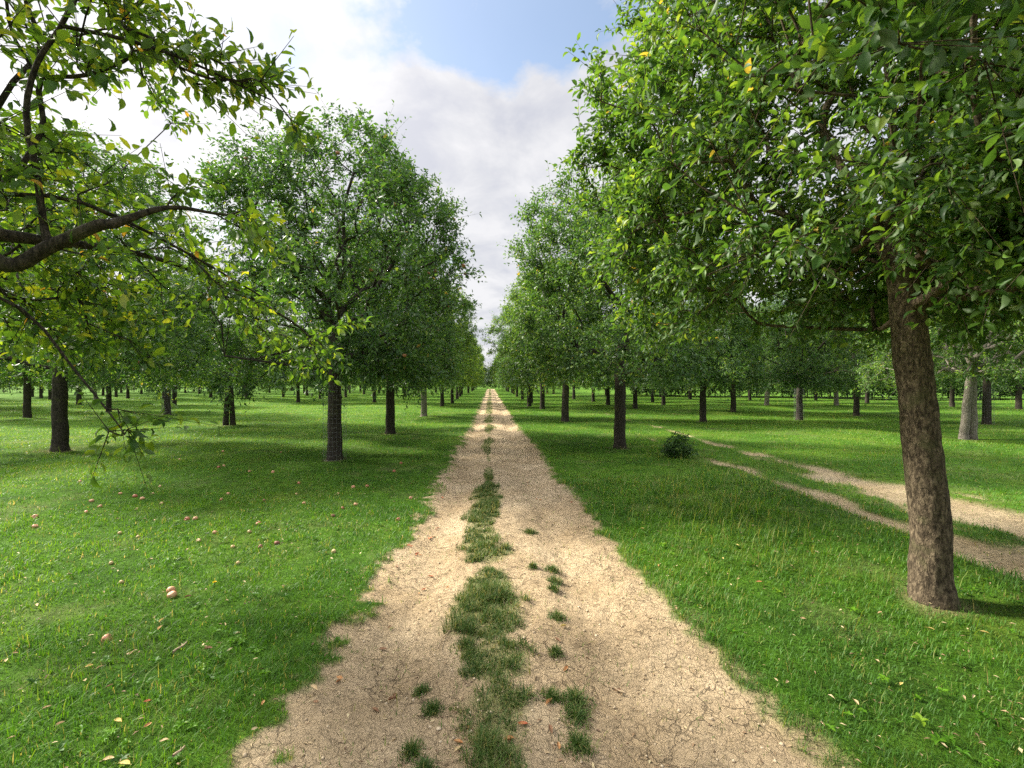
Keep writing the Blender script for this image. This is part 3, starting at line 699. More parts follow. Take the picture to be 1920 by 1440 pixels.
# near tree on the left, its trunk outside the picture
L0 = np.array([-3.35, 1.95, 0.0])
limb = [(-3.30, 1.80, 2.15), (-2.95, 2.1, 2.62), (-2.62, 2.36, 2.42), (-2.43, 2.4, 2.24), (-2.24, 2.42, 2.34), (-2.02, 2.44, 2.46), (-1.95, 2.46, 2.48)]
up1 = [(-2.24, 2.42, 2.34), (-2.27, 2.42, 2.48), (-2.29, 2.41, 2.72), (-2.33, 2.40, 3.0), (-2.28, 2.40, 3.25), (-2.16, 2.40, 3.45), (-2.05, 2.45, 3.8)]
low1 = [(-2.62, 2.36, 2.42), (-2.2, 2.9, 2.45), (-1.95, 3.3, 2.38), (-1.65, 3.7, 2.18), (-1.45, 3.95, 1.98)]
arch = [(-2.95, 2.1, 2.62), (-2.5, 2.35, 2.58), (-2.15, 2.5, 2.6), (-1.8, 2.8, 2.42), (-1.5, 3.2, 2.2)]
hi = [(-2.16, 2.40, 3.45), (-1.85, 2.45, 3.42), (-1.6, 2.5, 3.36), (-1.38, 2.55, 3.28), (-1.2, 2.55, 3.2)]
tipb = [(-1.95, 2.46, 2.48), (-1.75, 2.55, 2.60), (-1.58, 2.68, 2.62), (-1.45, 2.85, 2.55)]
hang = [(-2.9, 2.4, 2.3), (-2.55, 2.6, 2.05), (-2.32, 2.65, 1.72), (-2.15, 2.65, 1.5), (-2.03, 2.62, 1.36)]
ext = [(np.array(c) - L0, a, b) for c, a, b in ((limb, 0.050, 0.024), (up1, 0.019, 0.009), (low1, 0.020, 0.005), (arch, 0.016, 0.005), (hi, 0.011, 0.004), (hang, 0.011, 0.003), (tipb, 0.016, 0.004))]
lfy = [(np.array(c) - L0, a, b) for c, a, b in ((low1, 0.09, 16), (arch, 0.09, 9), (hi, 0.07, 16), (hang, 0.03, 3), (up1, 0.14, 12), (tipb, 0.07, 6))]
def keep_l(C):
    w = C + L0
    lim = -2.05 + 0.2 * fbm(w[:, 1] * 1.1, w[:, 2] * 1.1, 8.0, 2) + 0.35 * np.exp(-((w[:, 2] - 3.5) / 0.4) ** 2) - 0.6 * np.clip(w[:, 1] - 2.6, 0, 1.5) * (w[:, 2] > 2.6)
    return (w[:, 0] < lim) & (np.linalg.norm(w - np.array([0, 0, CAM_H]), axis=1) > 2.2) & (w[:, 2] > 1.95) & ~((w[:, 2] < 2.7) & (w[:, 0] > -2.6) & (w[:, 1] < 2.2))
t_me, c_me, _ = build_tree(34, leafy=lfy, top=6.0, cb=1.95, R=2.45, tr=0.15, fork=2.05, npts=950, limb=0.34, nshoot=4, nleaf=8, leaf_len=0.072, lod=0, off=(0.25, 0.3), bark=M_BARK_D, leaf=M_LEAF_OLD, tint0=0.44, trunk_k=24, extra=ext, hole=-0.02, zdroop=0.1, shoot_len=(0.16, 0.38), keep=keep_l)
put_tree(L0[0], L0[1], t_me, c_me, 'nearest tree on the left, bare dark limb and yellowing backlit leaves hanging into view')

# kinds shared by the other trees
KIND = {}
for k, (sd, top, cb, R, tint, lf) in enumerate([(51, 6.5, 1.95, 2.55, 0.36, 0.092), (52, 6.2, 1.9, 2.35, 0.40, 0.092), (53, 6.7, 2.05, 2.3, 0.46, 0.092), (54, 6.0, 1.85, 2.3, 0.52, 0.092)]):
    KIND['mid', k] = build_tree(sd, leaf=M_LEAF_SHADE if k < 3 else M_LEAF, top=top, cb=cb, R=R, npts=1300, nshoot=5, nleaf=10, leaf_len=lf, lod=1, tint0=tint, trunk_k=14, zdroop=0.7 if k == 0 else 0.4, hole=-0.06, lump=0.40, off=[(0.2, -0.1), (-0.3, 0.2), (0.1, 0.1), (0.35, 0.2)][k], shoot_len=(0.15, 0.5))
for k, (sd, top, R, tint, lf) in enumerate([(61, 6.6, 2.3, 0.46, None), (62, 6.1, 2.25, 0.54, None), (63, 6.4, 2.2, 0.62, None)]):
    KIND['far', k] = build_tree(sd, top=top, cb=1.85, R=R, npts=700, nshoot=5, nleaf=8, leaf_len=0.14, lod=1, tint0=tint, trunk_k=8, stems=False, hole=-0.06, lump=0.36)
t_twin = build_tree(71, top=6.6, cb=1.9, R=2.6, npts=1200, nshoot=5, nleaf=10, leaf_len=0.092, lod=1, tint0=0.42, trunk_k=12, twin=True, tr=0.15)
t_lean = build_tree(72, top=6.4, cb=2.0, R=2.6, npts=1000, nshoot=5, nleaf=9, leaf_len=0.11, lod=1, tint0=0.46, trunk_k=12, lean=(0.35, 0.0), bark=M_BARK_P, fork=2.3)
t_fork = build_tree(73, top=6.6, cb=2.1, R=2.6, npts=1200, nshoot=5, nleaf=10, leaf_len=0.092, lod=1, tint0=0.42, trunk_k=12, lean=(0.15, 0.0), bark=M_BARK_P, twin=True, tr=0.17, fork=2.3)
t_pale = build_tree(74, top=6.4, cb=2.0, R=2.6, npts=1000, nshoot=5, nleaf=9, leaf_len=0.11, lod=1, tint0=0.50, trunk_k=12, bark=M_BARK_P)

named = [  # pixel of the trunk's foot, kind, rotation, scale, label
    (628, 862, KIND['mid', 0], 0.3, 1.0, 'large apple tree in wire trunk guard, nearest full tree left of the dirt track'),
    (732, 812, KIND['mid', 1], 1.9, 0.98, 'dark-trunked apple tree second in the row lining the left of the track'),
    (795, 779, t_pale, 2.2, 1.0, 'apple tree with slim grey trunk third along the left of the track'),
    (829, 760, KIND['mid', 3], 4.0, 0.95, 'apple tree with short dark trunk fourth along the left of the track'),
    (1162, 838, KIND['mid', 2], 5.4, 1.0, 'tall upright apple tree beside the low shrub right of the dirt track'),
    (1060, 790, KIND['mid', 3], 1.2, 1.05, 'bright green apple tree third along the right of the track'),
    (1017, 768, KIND['mid', 1], 3.3, 1.0, 'apple tree fourth along the right of the track'),
    (992, 760, KIND['mid', 2], 0.7, 1.0, 'apple tree fifth along the right of the track'),
    (113, 848, KIND['mid', 2], 3.6, 1.02, 'apple tree with straight dark trunk behind the yellowing leaves at far left'),
    (430, 799, t_twin, 0.4, 0.9, 'apple tree with a double trunk between the two leftmost rows'),
    (702, 754, KIND['mid', 2], 2.0, 0.95, 'apple tree standing behind the gap between first two trunks left of the track'),
    (314, 778, KIND['mid', 0], 2.8, 0.95, 'apple tree in wire guard behind and left of the double trunk'),
    (327, 759, KIND['mid', 1], 0.8, 0.95, 'apple tree half hidden behind the guarded trunk left of the double trunk'),
    (559, 754, KIND['mid', 3], 5.0, 0.95, 'small-looking apple tree left of the large guarded tree trunk'),
    (51, 784, KIND['mid', 2], 1.4, 0.95, 'apple tree with short trunk at the far left edge'),
    (204, 770, KIND['mid', 1], 4.4, 0.9, 'thin-trunked apple tree right of the straight dark trunk at far left'),
    (180, 754, t_lean, 3.2, 0.95, 'leaning apple tree beside the thin trunk at far left'),
    (1318, 790, KIND['mid', 1], 0.2, 0.92, 'broad apple tree behind the side track, reddish brown trunk'),
    (1375, 773, KIND['mid', 3], 2.5, 0.95, 'slender apple tree just right of the reddish brown trunk'),
    (1499, 787, KIND['mid', 0], 4.9, 0.88, 'apple tree in wire guard in the middle of the right-hand meadow'),
    (1606, 778, KIND['mid', 3], 0.9, 0.9, 'apple tree on a bare earth patch left of the thick mottled trunk'),
    (1815, 820, t_fork, 0.0, 0.95, 'apple tree with pale split trunk right of the thick mottled trunk'),
    (1850, 795, KIND['mid', 2], 3.9, 0.92, 'apple tree in wire guard just right of the pale split trunk'),
    (1437, 764, t_lean, 0.0, 0.95, 'pale slanting apple tree far back in the right-hand meadow'),
    (1568, 764, t_pale, 1.0, 0.9, 'pale-trunked apple tree far back, left of the earth-patch tree'),
    (1191, 766, KIND['mid', 0], 2.4, 0.95, 'apple tree just right of the tall upright tree trunk'),
    (1140, 760, KIND['mid', 3], 3.4, 0.95, 'apple tree just left of the tall upright tree trunk'),
    (1244, 759, KIND['mid', 1], 5.2, 0.95, 'apple tree behind and above the low shrub'),
    (1910, 770, KIND['mid', 0], 1.1, 0.95, 'apple tree at the far right edge'),
    (1785, 763, KIND['mid', 2], 5.9, 0.9, 'apple tree between thick mottled trunk and pale split trunk, far back'),
]
placed = [(L0[0], L0[1]), (xr, yr)]
TREE = {}
for px, py, kd, rz, s, lab in named:
    x, y = on_ground(px, py); placed.append((x, y))
    TREE[px] = put_tree(x, y, kd[0], kd[1], lab, rz, s)

# rows further back
rows = [('row lining the left of the track', -3.15, 37, 104, 4), ('second row left of the track', -9.6, 44, 100, 3), ('third row left of the track', -15.8, 43, 98, 3), ('fourth row left of the track', -22.0, 35, 98, 3),
        ('fifth row left of the track', -28.4, 26, 92, 0), ('sixth row left of the track', -34.8, 31, 88, 0), ('seventh row left of the track', -41.2, 37, 84, 0), ('eighth row left of the track', -47.6, 43, 80, 0), ('ninth row left of the track', -54.0, 48, 78, 0),
        ('row lining the right of the track', 3.1, 37.5, 104, 5), ('second row right of the track', 8.5, 38, 96, 3), ('third row right of the track', 13.6, 38, 54, 3), ('fourth row right of the track', 18.8, 34, 50, 2), ('fifth row right of the track', 24.2, 27, 47, 0), ('sixth row right of the track', 30.0, 34, 43, 1)]
rng = np.random.default_rng(77)
for name, x0, y0, y1, have in rows:
    y, k = y0, have
    while y < y1:
        x, yy = x0 + rng.normal(0, 0.25), y + rng.normal(0, 0.5)
        if all(math.hypot(x - a, yy - b) > 4.2 for a, b in placed):
            k += 1; placed.append((x, yy))
            kd = KIND['far', int(rng.integers(0, 3))]
            put_tree(x, yy, kd[0], kd[1], f'small distant apple tree, {ordinal(k)} back in the {name}', rng.uniform(0, 6.28), rng.uniform(0.92, 1.08))
        y += 7.3

# wire guards and hanging apples on the trees nearest the track
def guard_mesh(r, h, nv=18, nh=16):
    g = Geo()
    for i in range(nv):
        a = i / nv * 6.283; sweep(g, [(r * math.cos(a), r * math.sin(a), 0.0), (r * math.cos(a) * 1.02, r * math.sin(a) * 1.02, h)], [0.0016] * 2, 3, cap=False)
    th = np.linspace(0, 6.283, 25)
    for j in range(nh + 1):
        z = 0.02 + (h - 0.04) * j / nh; rr = r * (1 + 0.04 * math.sin(j * 1.7))
        sweep(g, np.stack([rr * np.cos(th), rr * np.sin(th) * (1 + 0.03 * math.sin(j)), np.full(25, z)], 1), [0.0016] * 25, 3, cap=False)
    return g.build('wire_guard', [M_WIRE])
GUARD = guard_mesh(0.225, 1.55)
for px in (628, 314, 1499, 1850):
    link('wire_guard', GUARD, TREE[px])

def apple_mesh(name, mat, r=0.034):
    n, k = 11, 16
    t = np.linspace(0, math.pi, n); g = Geo()
    rr = r * np.sin(t) * (1 + 0.06 * np.cos(t)); z = r * 0.92 * np.cos(t)
    z = z - 0.45 * r * np.exp(-(t / 0.36) ** 2) + 0.25 * r * np.exp(-((math.pi - t) / 0.3) ** 2)
    th = np.arange(k) / k * 6.28318
    lob = 1 + 0.03 * np.cos(th * 5)[None, :] * (t / math.pi)[:, None]
    V = np.stack([rr[:, None] * np.cos(th) * lob, rr[:, None] * np.sin(th) * lob, np.repeat(z[:, None], k, 1)], -1).reshape(-1, 3)
    i = np.arange(n - 1)[:, None] * k; j = np.arange(k)[None, :]; j2 = (j + 1) % k
    g.add(V, q=np.stack([i + j, i + k + j, i + k + j2, i + j2], -1).reshape(-1, 4))
    return g.build(name, [mat])
def stalk_mesh(r=0.034):
    g = Geo(); sweep(g, [(0, 0, r * 0.4), (0.002, 0, r * 0.8), (0.006, 0.002, r * 1.25)], [0.0016, 0.0013, 0.0017], 5); return g.build('stalk', [M_STALK])
HANG = apple_mesh('hanging_apple', M_APPLE_RED, 0.036)
for px, n, sd in ((628, 26, 1), (732, 12, 2), (113, 8, 3), (430, 8, 4), (1162, 6, 5)):
    r_ = np.random.default_rng(sd); kd = [q for q in named if q[0] == px][0][2]
    C = kd[2]; e = TREE[px]
    rad = np.hypot(C[:, 0], C[:, 1]); outer = np.where((rad > 1.7) | (C[:, 2] > 5))[0]
    for i in r_.choice(outer, n, replace=False):
        p = C[i] * np.array([1.06, 1.06, 1.0]); o = link('apple', HANG, e, (p[0], p[1], p[2] - 0.12)); o.rotation_euler = tuple(r_.uniform(-0.4, 0.4, 3))

# ------------------------------------------------------------------ hedges and shrub
def hedge(a, b, h, d, n, label, seed, leaf_len=0.2):
    rng = np.random.default_rng(seed); a, b = np.array(a, float), np.array(b, float)
    L_ = np.linalg.norm(b - a); u = (b - a) / L_; v = np.array([-u[1], u[0]])
    e = empty('hedge', (*a, gz(*a)), math.atan2(u[1], u[0]))
    s = rng.uniform(0, L_, n); t = rng.uniform(-1, 1, n); z = rng.random(n) ** 0.8
    hh = h * (1 + 0.28 * fbm(s * 0.22, seed * 1.3, 0, 3)); 
    P = np.stack([s, t * d / 2 * (1.1 - 0.5 * z) * (1 + 0.25 * fbm(s * 0.6, z * 2, 1.0, 2)), 0.05 + z * hh], 1)
    D = np.stack([rng.normal(0, 0.4, n), np.sign(t) * 0.5 + rng.normal(0, 0.3, n), 0.4 + rng.normal(0, 0.4, n)], 1)
    g, w = Geo(), Geo()
    add_shoots(rng, g, None, P, D, rng.uniform(0.3, 0.6, n), 7, leaf_len, 1, 0.35 + 0.2 * fbm(s * 0.3, z * 2, 4.0, 2))
    sweep(w, [(0, 0, -0.05), (L_ * 0.5, 0.05, -0.04), (L_, 0, -0.05)], [0.05] * 3, 5)
    for k in range(int(L_ / 1.1)):
        x = (k + 0.5) * 1.1 + rng.normal(0, 0.2); y = rng.normal(0, d * 0.15)
        sweep(w, [(x, y, -0.1), (x + rng.normal(0, 0.1), y, h * 0.4), (x + rng.normal(0, 0.3), y + rng.normal(0, 0.2), h * 0.85)], [0.06, 0.045, 0.015], 5)
    link('stems', w.build('stems', [M_BARK_D]), e); link('foliage', g.build('foliage', [M_HEDGE]), e)
    tag(e, label, 'hedge')
hedge((17, 54), (66, 33), 4.2, 3.2, 17000, 'dark hedge closing off the right-hand meadow behind the trunks', 5, 0.24)
hedge((-75, 70), (-4, 108), 4.0, 3.0, 9000, 'dark hedge along the far end of the orchard left of the track', 6, 0.26)
hedge((4, 110), (40, 84), 4.0, 3.0, 6000, 'dark hedge along the far end of the orchard right of the track', 7, 0.26)
hedge((-6, 118), (8, 119), 5.4, 3.5, 2600, 'pale green hedge closing the view where the dirt track ends', 8, 0.26)

def shrub():
    x, y = on_ground(1270, 858); rng = np.random.default_rng(9); n = 170
    e = empty('shrub', (x, y, gz(x, y))); w, g = Geo(), Geo()
    th = rng.uniform(0, 6.283, n); el = np.arcsin(rng.uniform(0.08, 1, n)); r = rng.uniform(0.10, 0.30, n)
    P = np.stack([r * np.cos(th) * np.cos(el) * 1.05, r * np.sin(th) * np.cos(el) * 1.05, 0.03 + r * np.sin(el) * 1.35], 1)
    for p in P[:40]: sweep(w, [(0, 0, -0.03), p * 0.5 + rng.normal(0, 0.02, 3), p], [0.008, 0.005, 0.003], 4, cap=False)
    add_shoots(rng, g, w, P, P * 2 + np.array([0, 0, 0.15]) + rng.normal(0, 0.1, P.shape), rng.uniform(0.1, 0.2, n), 8, 0.075, 0, np.full(n, 0.22))
    link('stems', w.build('stems', [M_BARK_D]), e); link('foliage', g.build('foliage', [M_LEAF]), e)
    tag(e, 'low dark green leafy shrub in the grass right of the track', 'shrub')
shrub()

# ------------------------------------------------------------------ windfalls
def zoom5(x, y): return x / 2.667, 900 + y / 2.667
def zoom6(x, y): return 600 + x / 2.572, 880 + y / 2.572
apples = [zoom5(*p) + (c,) for p, c in [((855, 562), 'pink'), ((860, 586), 'pink'), ((535, 787), 'pink'), ((175, 188), 'pink'), ((175, 230), 'pink'), ((675, 88), 'red'), ((935, 188), 'red'), ((977, 188), 'pink'), ((1105, 97), 'red'), ((1293, 215), 'red'),
          ((1302, 328), 'rot'), ((1385, 312), 'rot'), ((1713, 133), 'red'), ((1766, 35), 'pink'), ((602, 78), 'pink'), ((500, 135), 'pink'), ((458, 112), 'pink'), ((808, 113), 'tan'), ((685, 140), 'tan'), ((432, 160), 'pink'), ((712, 98), 'pink'), ((765, 70), 'tan'),
          ((600, 253), 'tan'), ((690, 273), 'tan'), ((993, 295), 'tan'), ((1165, 322), 'tan'), ((1190, 410), 'tan'), ((556, 400), 'tan'), ((608, 508), 'tan'), ((1668, 360), 'tan'), ((1075, 258), 'pink'), ((1247, 252), 'tan'), ((1690, 62), 'tan'), ((1520, 112), 'pink'), ((1482, 65), 'tan'), ((1142, 66), 'pink'), ((1320, 97), 'rot'), ((400, 30), 'pink'), ((1665, 180), 'rot')]]
apples += [(667, 943, 'pink'), (739, 881, 'red'), (688, 912, 'red'), (747, 970, 'red'), (626, 1035, 'tan'), (752, 868, 'red'), (770, 930, 'pink'), (560, 905, 'red'), (527, 851, 'red'), (418, 851, 'pink'), (337, 866, 'pink'), (410, 878, 'red'), (420, 876, 'pink'), (468, 884, 'pink'), (300, 915, 'tan'), (512, 886, 'pink')]
AM = {'red': apple_mesh('red_apple', M_APPLE_RED, 0.035), 'pink': apple_mesh('pink_apple', M_APPLE_PINK, 0.035), 'tan': apple_mesh('tan_apple', M_APPLE_TAN, 0.026), 'rot': apple_mesh('rotten_apple', M_APPLE_ROT, 0.033)}
ST = stalk_mesh()
WORD = {'red': 'red', 'pink': 'pinkish', 'tan': 'small tan', 'rot': 'dark rotting'}
items = sorted(((*on_ground(px, py), c, px, py) for px, py, c in apples), key=lambda q: q[1])
cnt = {}
for n, (x, y, c, px, py) in enumerate(items):
    cnt[c] = cnt.get(c, 0) + 1
    e = empty('fallen_apple', (x, y, float(height(x, y)) + 0.010)); e.rotation_euler = (random.uniform(-1.2, 1.2), random.uniform(-1.2, 1.2), random.uniform(0, 6.28)); s = random.uniform(0.62, 0.9) if py < 1100 else random.uniform(0.85, 1.0); e.scale = (s, s, s)
    link('fruit', AM[c], e); link('stalk', ST, e)
    lab = f'{WORD[c]} fallen apple in the left lawn, {ordinal(cnt[c])} nearest of the {WORD[c]} ones'
    if (round(px), round(py)) == (322, 1120): lab = 'front one of the two pinkish fallen apples lying against each other'
    if (round(px), round(py)) == (321, 1111): lab = 'rear one of the two pinkish fallen apples lying against each other'
    tag(e, lab, 'apple', 'windfall apples on the grass')

def litter_mesh(seed, mat, length=0.06, wide=0.5, curl=1.0):
    rng = np.random.default_rng(seed); n, m = 7, 5
    u = np.linspace(0, 1, n); prof = np.sin(np.pi * np.clip(u * 0.94 + 0.03, 0, 1)) ** 0.75 * (1 - 0.25 * u)
    a, b, c = rng.uniform(0.5, 1.4), rng.uniform(0.3, 1.2), rng.uniform(-0.8, 0.8)
    V = []
    for i in range(n):
        for j in range(m):
            w = (j / (m - 1) - 0.5) * 2; y = w * prof[i] * wide * length * 0.5
            z = curl * length * (0.16 * a * w * w * prof[i] + 0.22 * b * (u[i] - 0.5) ** 2 + 0.10 * c * w * (u[i] - 0.5)) + rng.normal(0, 0.012) * length
            V.append(((u[i] - 0.5) * length, y, z))
    i = np.arange(n - 1)[:, None] * m; j = np.arange(m - 1)[None, :]
    g = Geo(); g.add(V, q=np.stack([i + j, i + j + 1, i + m + j + 1, i + m + j], -1).reshape(-1, 4))
    sweep(g, [(-0.5 * length, 0, 0.05 * length * b), (-0.72 * length, 0.05 * length, 0.04 * length)], [0.0011, 0.0009], 4)
    return g.build('fallen_leaf', [mat])
LM = {c: [litter_mesh(i * 7 + k, m, 0.062 if c != 'tan' else 0.055, 0.5, 1.2) for k in range(3)] for i, (c, m) in enumerate(M_LITTER.items())}
leaves = [zoom6(*p) + (c, 'track') for p, c in [((570, 250), 'rust'), ((560, 256), 'brown'), ((535, 296), 'rust'), ((525, 303), 'rust'), ((548, 290), 'orange'), ((428, 352), 'rust'), ((440, 356), 'rust'), ((470, 384), 'rust'), ((462, 394), 'rust'), ((482, 392), 'orange'), ((555, 447), 'tan'), ((535, 487), 'rust'),
          ((478, 560), 'orange'), ((500, 540), 'rust'), ((617, 542), 'orange'), ((1045, 118), 'rust'), ((1062, 124), 'orange'), ((1213, 147), 'rust'), ((1000, 42), 'rust'), ((1005, 58), 'orange'), ((335, 725), 'brown'), ((1145, 818), 'brown'), ((1436, 1000), 'brown'), ((1450, 1010), 'tan'), ((350, 1062), 'brown'), ((360, 1025), 'brown'),
          ((1185, 945), 'orange'), ((1105, 1110), 'orange'), ((910, 1297), 'orange'), ((665, 1292), 'orange'), ((668, 1326), 'tan'), ((1112, 1235), 'brown'), ((1150, 1302), 'orange'), ((720, 1222), 'brown'), ((90, 990), 'orange'), ((1175, 742), 'yellow'), ((835, 640), 'tan'), ((305, 820), 'brown'), ((265, 1108), 'brown'), ((1710, 560), 'brown'), ((370, 462), 'brown'), ((590, 120), 'rust'), ((575, 90), 'brown'), ((1630, 470), 'orange'), ((980, 1215), 'rust')]]
leaves += [zoom5(*p) + (c, 'lawn') for p, c in [((125, 485), 'tan'), ((755, 400), 'tan'), ((720, 195), 'tan'), ((598, 820), 'tan'), ((75, 862), 'tan'), ((810, 712), 'yellow'), ((445, 945), 'yellow'), ((60, 1297), 'tan'), ((540, 1400), 'tan'), ((620, 1420), 'yellow'), ((740, 1120), 'rust'), ((740, 1235), 'orange'), ((1125, 745), 'tan'), ((1420, 545), 'tan'), ((355, 470), 'brown'), ((940, 603), 'brown'),
          ((1040, 865), 'brown'), ((590, 1222), 'yellow'), ((820, 1312), 'tan'), ((545, 1045), 'brown'), ((500, 955), 'tan'), ((1315, 1122), 'orange'), ((1570, 1040), 'tan'), ((1580, 1110), 'brown'), ((1700, 975), 'orange'), ((185, 632), 'tan'), ((660, 880), 'tan'), ((935, 350), 'tan'), ((1005, 335), 'tan'), ((770, 198), 'tan'), ((425, 1020), 'tan'), ((300, 1230), 'tan'), ((30, 900), 'tan'), ((800, 750), 'orange'), ((235, 1145), 'tan')]]
leaves += [(x, y, c, 'right lawn') for x, y, c in [(1355, 1052, 'yellow'), (1383, 1027, 'yellow'), (1570, 958, 'yellow'), (1205, 993, 'yellow'), (1503, 1022, 'tan'), (1424, 1095, 'orange'), (1384, 1088, 'tan'), (1605, 1330, 'tan'), (1745, 1180, 'yellow'), (1650, 1150, 'tan'), (1505, 1165, 'tan'), (1690, 1290, 'yellow'), (1845, 1190, 'yellow'), (1270, 1102, 'tan')]]
cnt = {}
where = {'track': 'on the dirt track', 'lawn': 'in the left lawn', 'right lawn': 'in the right lawn'}
its = sorted(((*on_ground(px, py), c, w) for px, py, c, w in leaves), key=lambda q: q[1])
for x, y, c, w in its:
    cnt[c, w] = cnt.get((c, w), 0) + 1
    lift = 0.006 if w == 'track' else 0.030
    o = link('fallen_leaf', random.choice(LM[c]), loc=(x, y, float(height(x, y)) + lift)); o.rotation_euler = (random.uniform(-0.25, 0.25), random.uniform(-0.25, 0.25), random.uniform(0, 6.28)); s = random.uniform(0.45, 0.88); o.scale = (s, s, s)
    tag(o, f'dry {c} leaf lying {where[w]}, {ordinal(cnt[c, w])} nearest of the {c} ones there', 'leaf', 'fallen leaves ' + where[w])

def twig(p, q, lift, label, r=0.004):
    (x0, y0), (x1, y1) = on_ground(*p), on_ground(*q); x, y = (x0 + x1) / 2, (y0 + y1) / 2; z = float(height(x, y)) + lift
    a, b = np.array([x0 - x, y0 - y, 0]), np.array([x1 - x, y1 - y, 0.01]); n = np.array([-(b - a)[1], (b - a)[0], 0]) * 0.06
    g = Geo(); pp, rr = catmull([a, a * 0.4 + n, b * 0.3 - n * 0.5, b], [r, r * 0.9, r * 0.7, r * 0.4], 4); sweep(g, pp, rr, 6, 0.15)
    sweep(g, [b * 0.3 - n * 0.5, b * 0.45 + n * 2.2 + np.array([0, 0, 0.008])], [r * 0.5, r * 0.25], 5)
    tag(link('twig', g.build('twig', [M_TWIG]), loc=(x, y, z)), label, 'twig')
twig(zoom5(866, 888), zoom5(936, 842), 0.05, 'short pale stick lying in the left lawn, nearest long stick', 0.007)
twig(zoom6(572, 840), zoom6(640, 725), 0.008, 'thin dark bent twig lying on the left wheel path')
twig(zoom5(865, 1415), zoom5(925, 1375), 0.05, 'straw coloured stick at the bottom of the left lawn', 0.006)
twig(zoom6(1400, 985), zoom6(1475, 1020), 0.008, 'forked brown twig lying on the right wheel path', 0.005)
twig(zoom6(640, 108), zoom6(690, 112), 0.008, 'small far twig at the left side of the track', 0.006)

def dandelion():
    x, y = on_ground(*zoom5(1070, 545)); e = empty('dandelion', (x, y, gz(x, y)))
    g = Geo(); sweep(g, [(0, 0, 0), (0.003, 0, 0.03), (0.004, 0.002, 0.058)], [0.0018] * 3, 6); link('stem', g.build('stem', [M_GRASS]), e)
    g = Geo(); rng = np.random.default_rng(4)
    for ring, (n, l, el) in enumerate(((22, 0.018, 0.35), (16, 0.014, 0.75), (10, 0.009, 1.2))):
        th = np.arange(n) / n * 6.283 + ring * 0.2
        ax = np.stack([np.cos(th) * math.cos(el), np.sin(th) * math.cos(el), np.full(n, math.sin(el))], 1)
        add_leaves(g, rng, np.tile([0.004, 0.002, 0.058], (n, 1)), ax, np.tile([0, 0, 1.0], (n, 1)) + ax * 0.01, np.full(n, l), np.full(n, 0.005), np.zeros(n), 1)
    link('flower', g.build('flower', [M_PETAL]), e); tag(e, 'single yellow dandelion flower in the left lawn', 'flower')
dandelion()

# small stones and clods on the bare earth
def stones():
    rng = np.random.default_rng(8); n = 5500; g = Geo()
    y = 1.3 + 11 * rng.random(n) ** 1.6; x = rng.uniform(-1.1, 1.5, n); k = dirt_main(x, y) > 0.8; x, y = x[k], y[k]; n = len(x)
    r = 0.0025 + 0.010 * rng.random(n) ** 5
    oc = np.array([[1, 0, 0], [0, 1, 0], [-1, 0, 0], [0, -1, 0], [0, 0, .7], [0, 0, -.7]]); f = np.array([[0, 1, 4], [1, 2, 4], [2, 3, 4], [3, 0, 4], [1, 0, 5], [2, 1, 5], [3, 2, 5], [0, 3, 5]])
    V = (oc[None] * (1 + 0.35 * rng.normal(0, 1, (n, 6, 1)))) * r[:, None, None]; a = rng.uniform(0, 6.28, n); c, s = np.cos(a)[:, None], np.sin(a)[:, None]
    V = np.stack([V[..., 0] * c - V[..., 1] * s + x[:, None], V[..., 0] * s + V[..., 1] * c + y[:, None], V[..., 2] + (height(x, y) + r * 0.25)[:, None]], -1)
    g.add(V, t=(f[None] + (np.arange(n) * 6)[:, None, None]).reshape(-1, 3))
    o = link('pebbles', g.build('pebbles', [M_STONE])); tag(o, 'tiny stones and crumbs of earth on the dirt track', 'pebbles', kind='stuff')
stones()

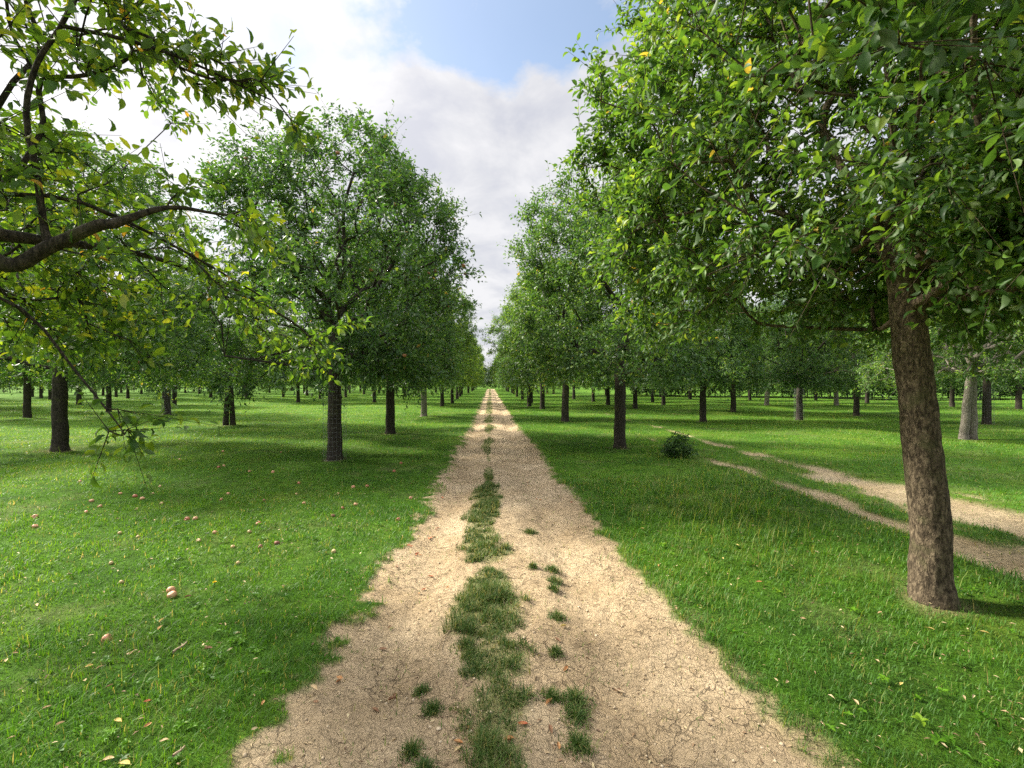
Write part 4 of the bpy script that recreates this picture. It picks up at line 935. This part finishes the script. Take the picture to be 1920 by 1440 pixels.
# small dry flecks: clippings and leaf crumbs over track and lawn
def flecks():
    rng = np.random.default_rng(12); n = 9000
    y = 1.3 + 14 * rng.random(n) ** 1.5; x = rng.uniform(-1, 1, n) * (1.5 + y * 0.9); k = in_view(x, y, 0.5) & (rng.random(n) < np.where((x > -1.2) & (x < 1.5), 1.0, 0.45)); x, y = x[k], y[k]; n = len(x)
    d = dirt_main(x, y); base = np.stack([x, y, height(x, y) + np.where(d > 0.6, 0.004, 0.026)], 1)
    a = rng.uniform(0, 6.283, n); ax = np.stack([np.cos(a), np.sin(a), rng.normal(0, 0.12, n)], 1); nr = np.array([0, 0, 1.0]) + rng.normal(0, 0.2, (n, 3))
    ln = rng.uniform(0.008, 0.032, n) * (1 + 0.03 * y); g = Geo()
    add_leaves(g, rng, base, ax, nr, ln, ln * rng.uniform(0.12, 0.5, n), rng.random(n), 1)
    m, nt, out, L = new_mat('dry_fleck'); at = nt_new(nt, 'ShaderNodeAttribute', attribute_name='tint'); cr = ramp(nt, [(0.0, (0.10, 0.06, 0.035)), (0.4, (0.24, 0.15, 0.08)), (0.8, (0.44, 0.34, 0.19)), (1.0, (0.58, 0.48, 0.28))]); L(at.outputs['Fac'], cr.inputs[0])
    p = nt_new(nt, 'ShaderNodeBsdfPrincipled', inp={'Roughness': 0.8}); L(cr.outputs[0], p.inputs['Base Color']); L(p.outputs[0], out.inputs[0])
    o = link('dry_litter', g.build('dry_litter', [m])); tag(o, 'dry grass clippings and leaf crumbs strewn over track and lawn', 'litter', kind='stuff')
flecks()

# broad-leaved weeds and clover growing in the lawn
def weeds():
    rng = np.random.default_rng(14); n = 5200
    y = 1.3 + 11 * rng.random(n) ** 1.3; x = rng.uniform(-1, 1, n) * (1.3 + y * 1.0)
    k = in_view(x, y, 0.5) & (dirt_main(x, y) < 0.35) & (dirt_side(x, y) < 0.4) & (fbm(x * 1.4, y * 1.4, 41.0, 3) + 0.25 * rng.normal(0, 1, n) > 0.12); x, y = x[k], y[k]; n = len(x); m = 6
    a = rng.uniform(0, 6.283, (n, 1)) + np.arange(m)[None] * 6.283 / m + rng.normal(0, 0.25, (n, m)); el = rng.uniform(0.15, 0.7, (n, m))
    ax = np.stack([np.cos(a) * np.cos(el), np.sin(a) * np.cos(el), np.sin(el)], -1).reshape(-1, 3)
    base = np.repeat(np.stack([x, y, height(x, y) + rng.uniform(0.012, 0.032, n)], 1), m, 0)
    ln = np.repeat(rng.uniform(0.016, 0.045, n), m) * rng.uniform(0.7, 1.1, n * m); g = Geo()
    add_leaves(g, rng, base, ax, np.tile([0, 0, 1.0], (n * m, 1)) + rng.normal(0, 0.15, (n * m, 3)), ln, ln * np.repeat(rng.uniform(0.3, 0.65, n), m), np.clip(np.repeat(rng.normal(0.38, 0.2, n), m), 0, 0.85), 0)
    o = link('weeds', g.build('weeds', [M_GRASS])); tag(o, 'clover and small broad leaved weeds among the lawn grass', 'weeds', kind='stuff')
weeds()
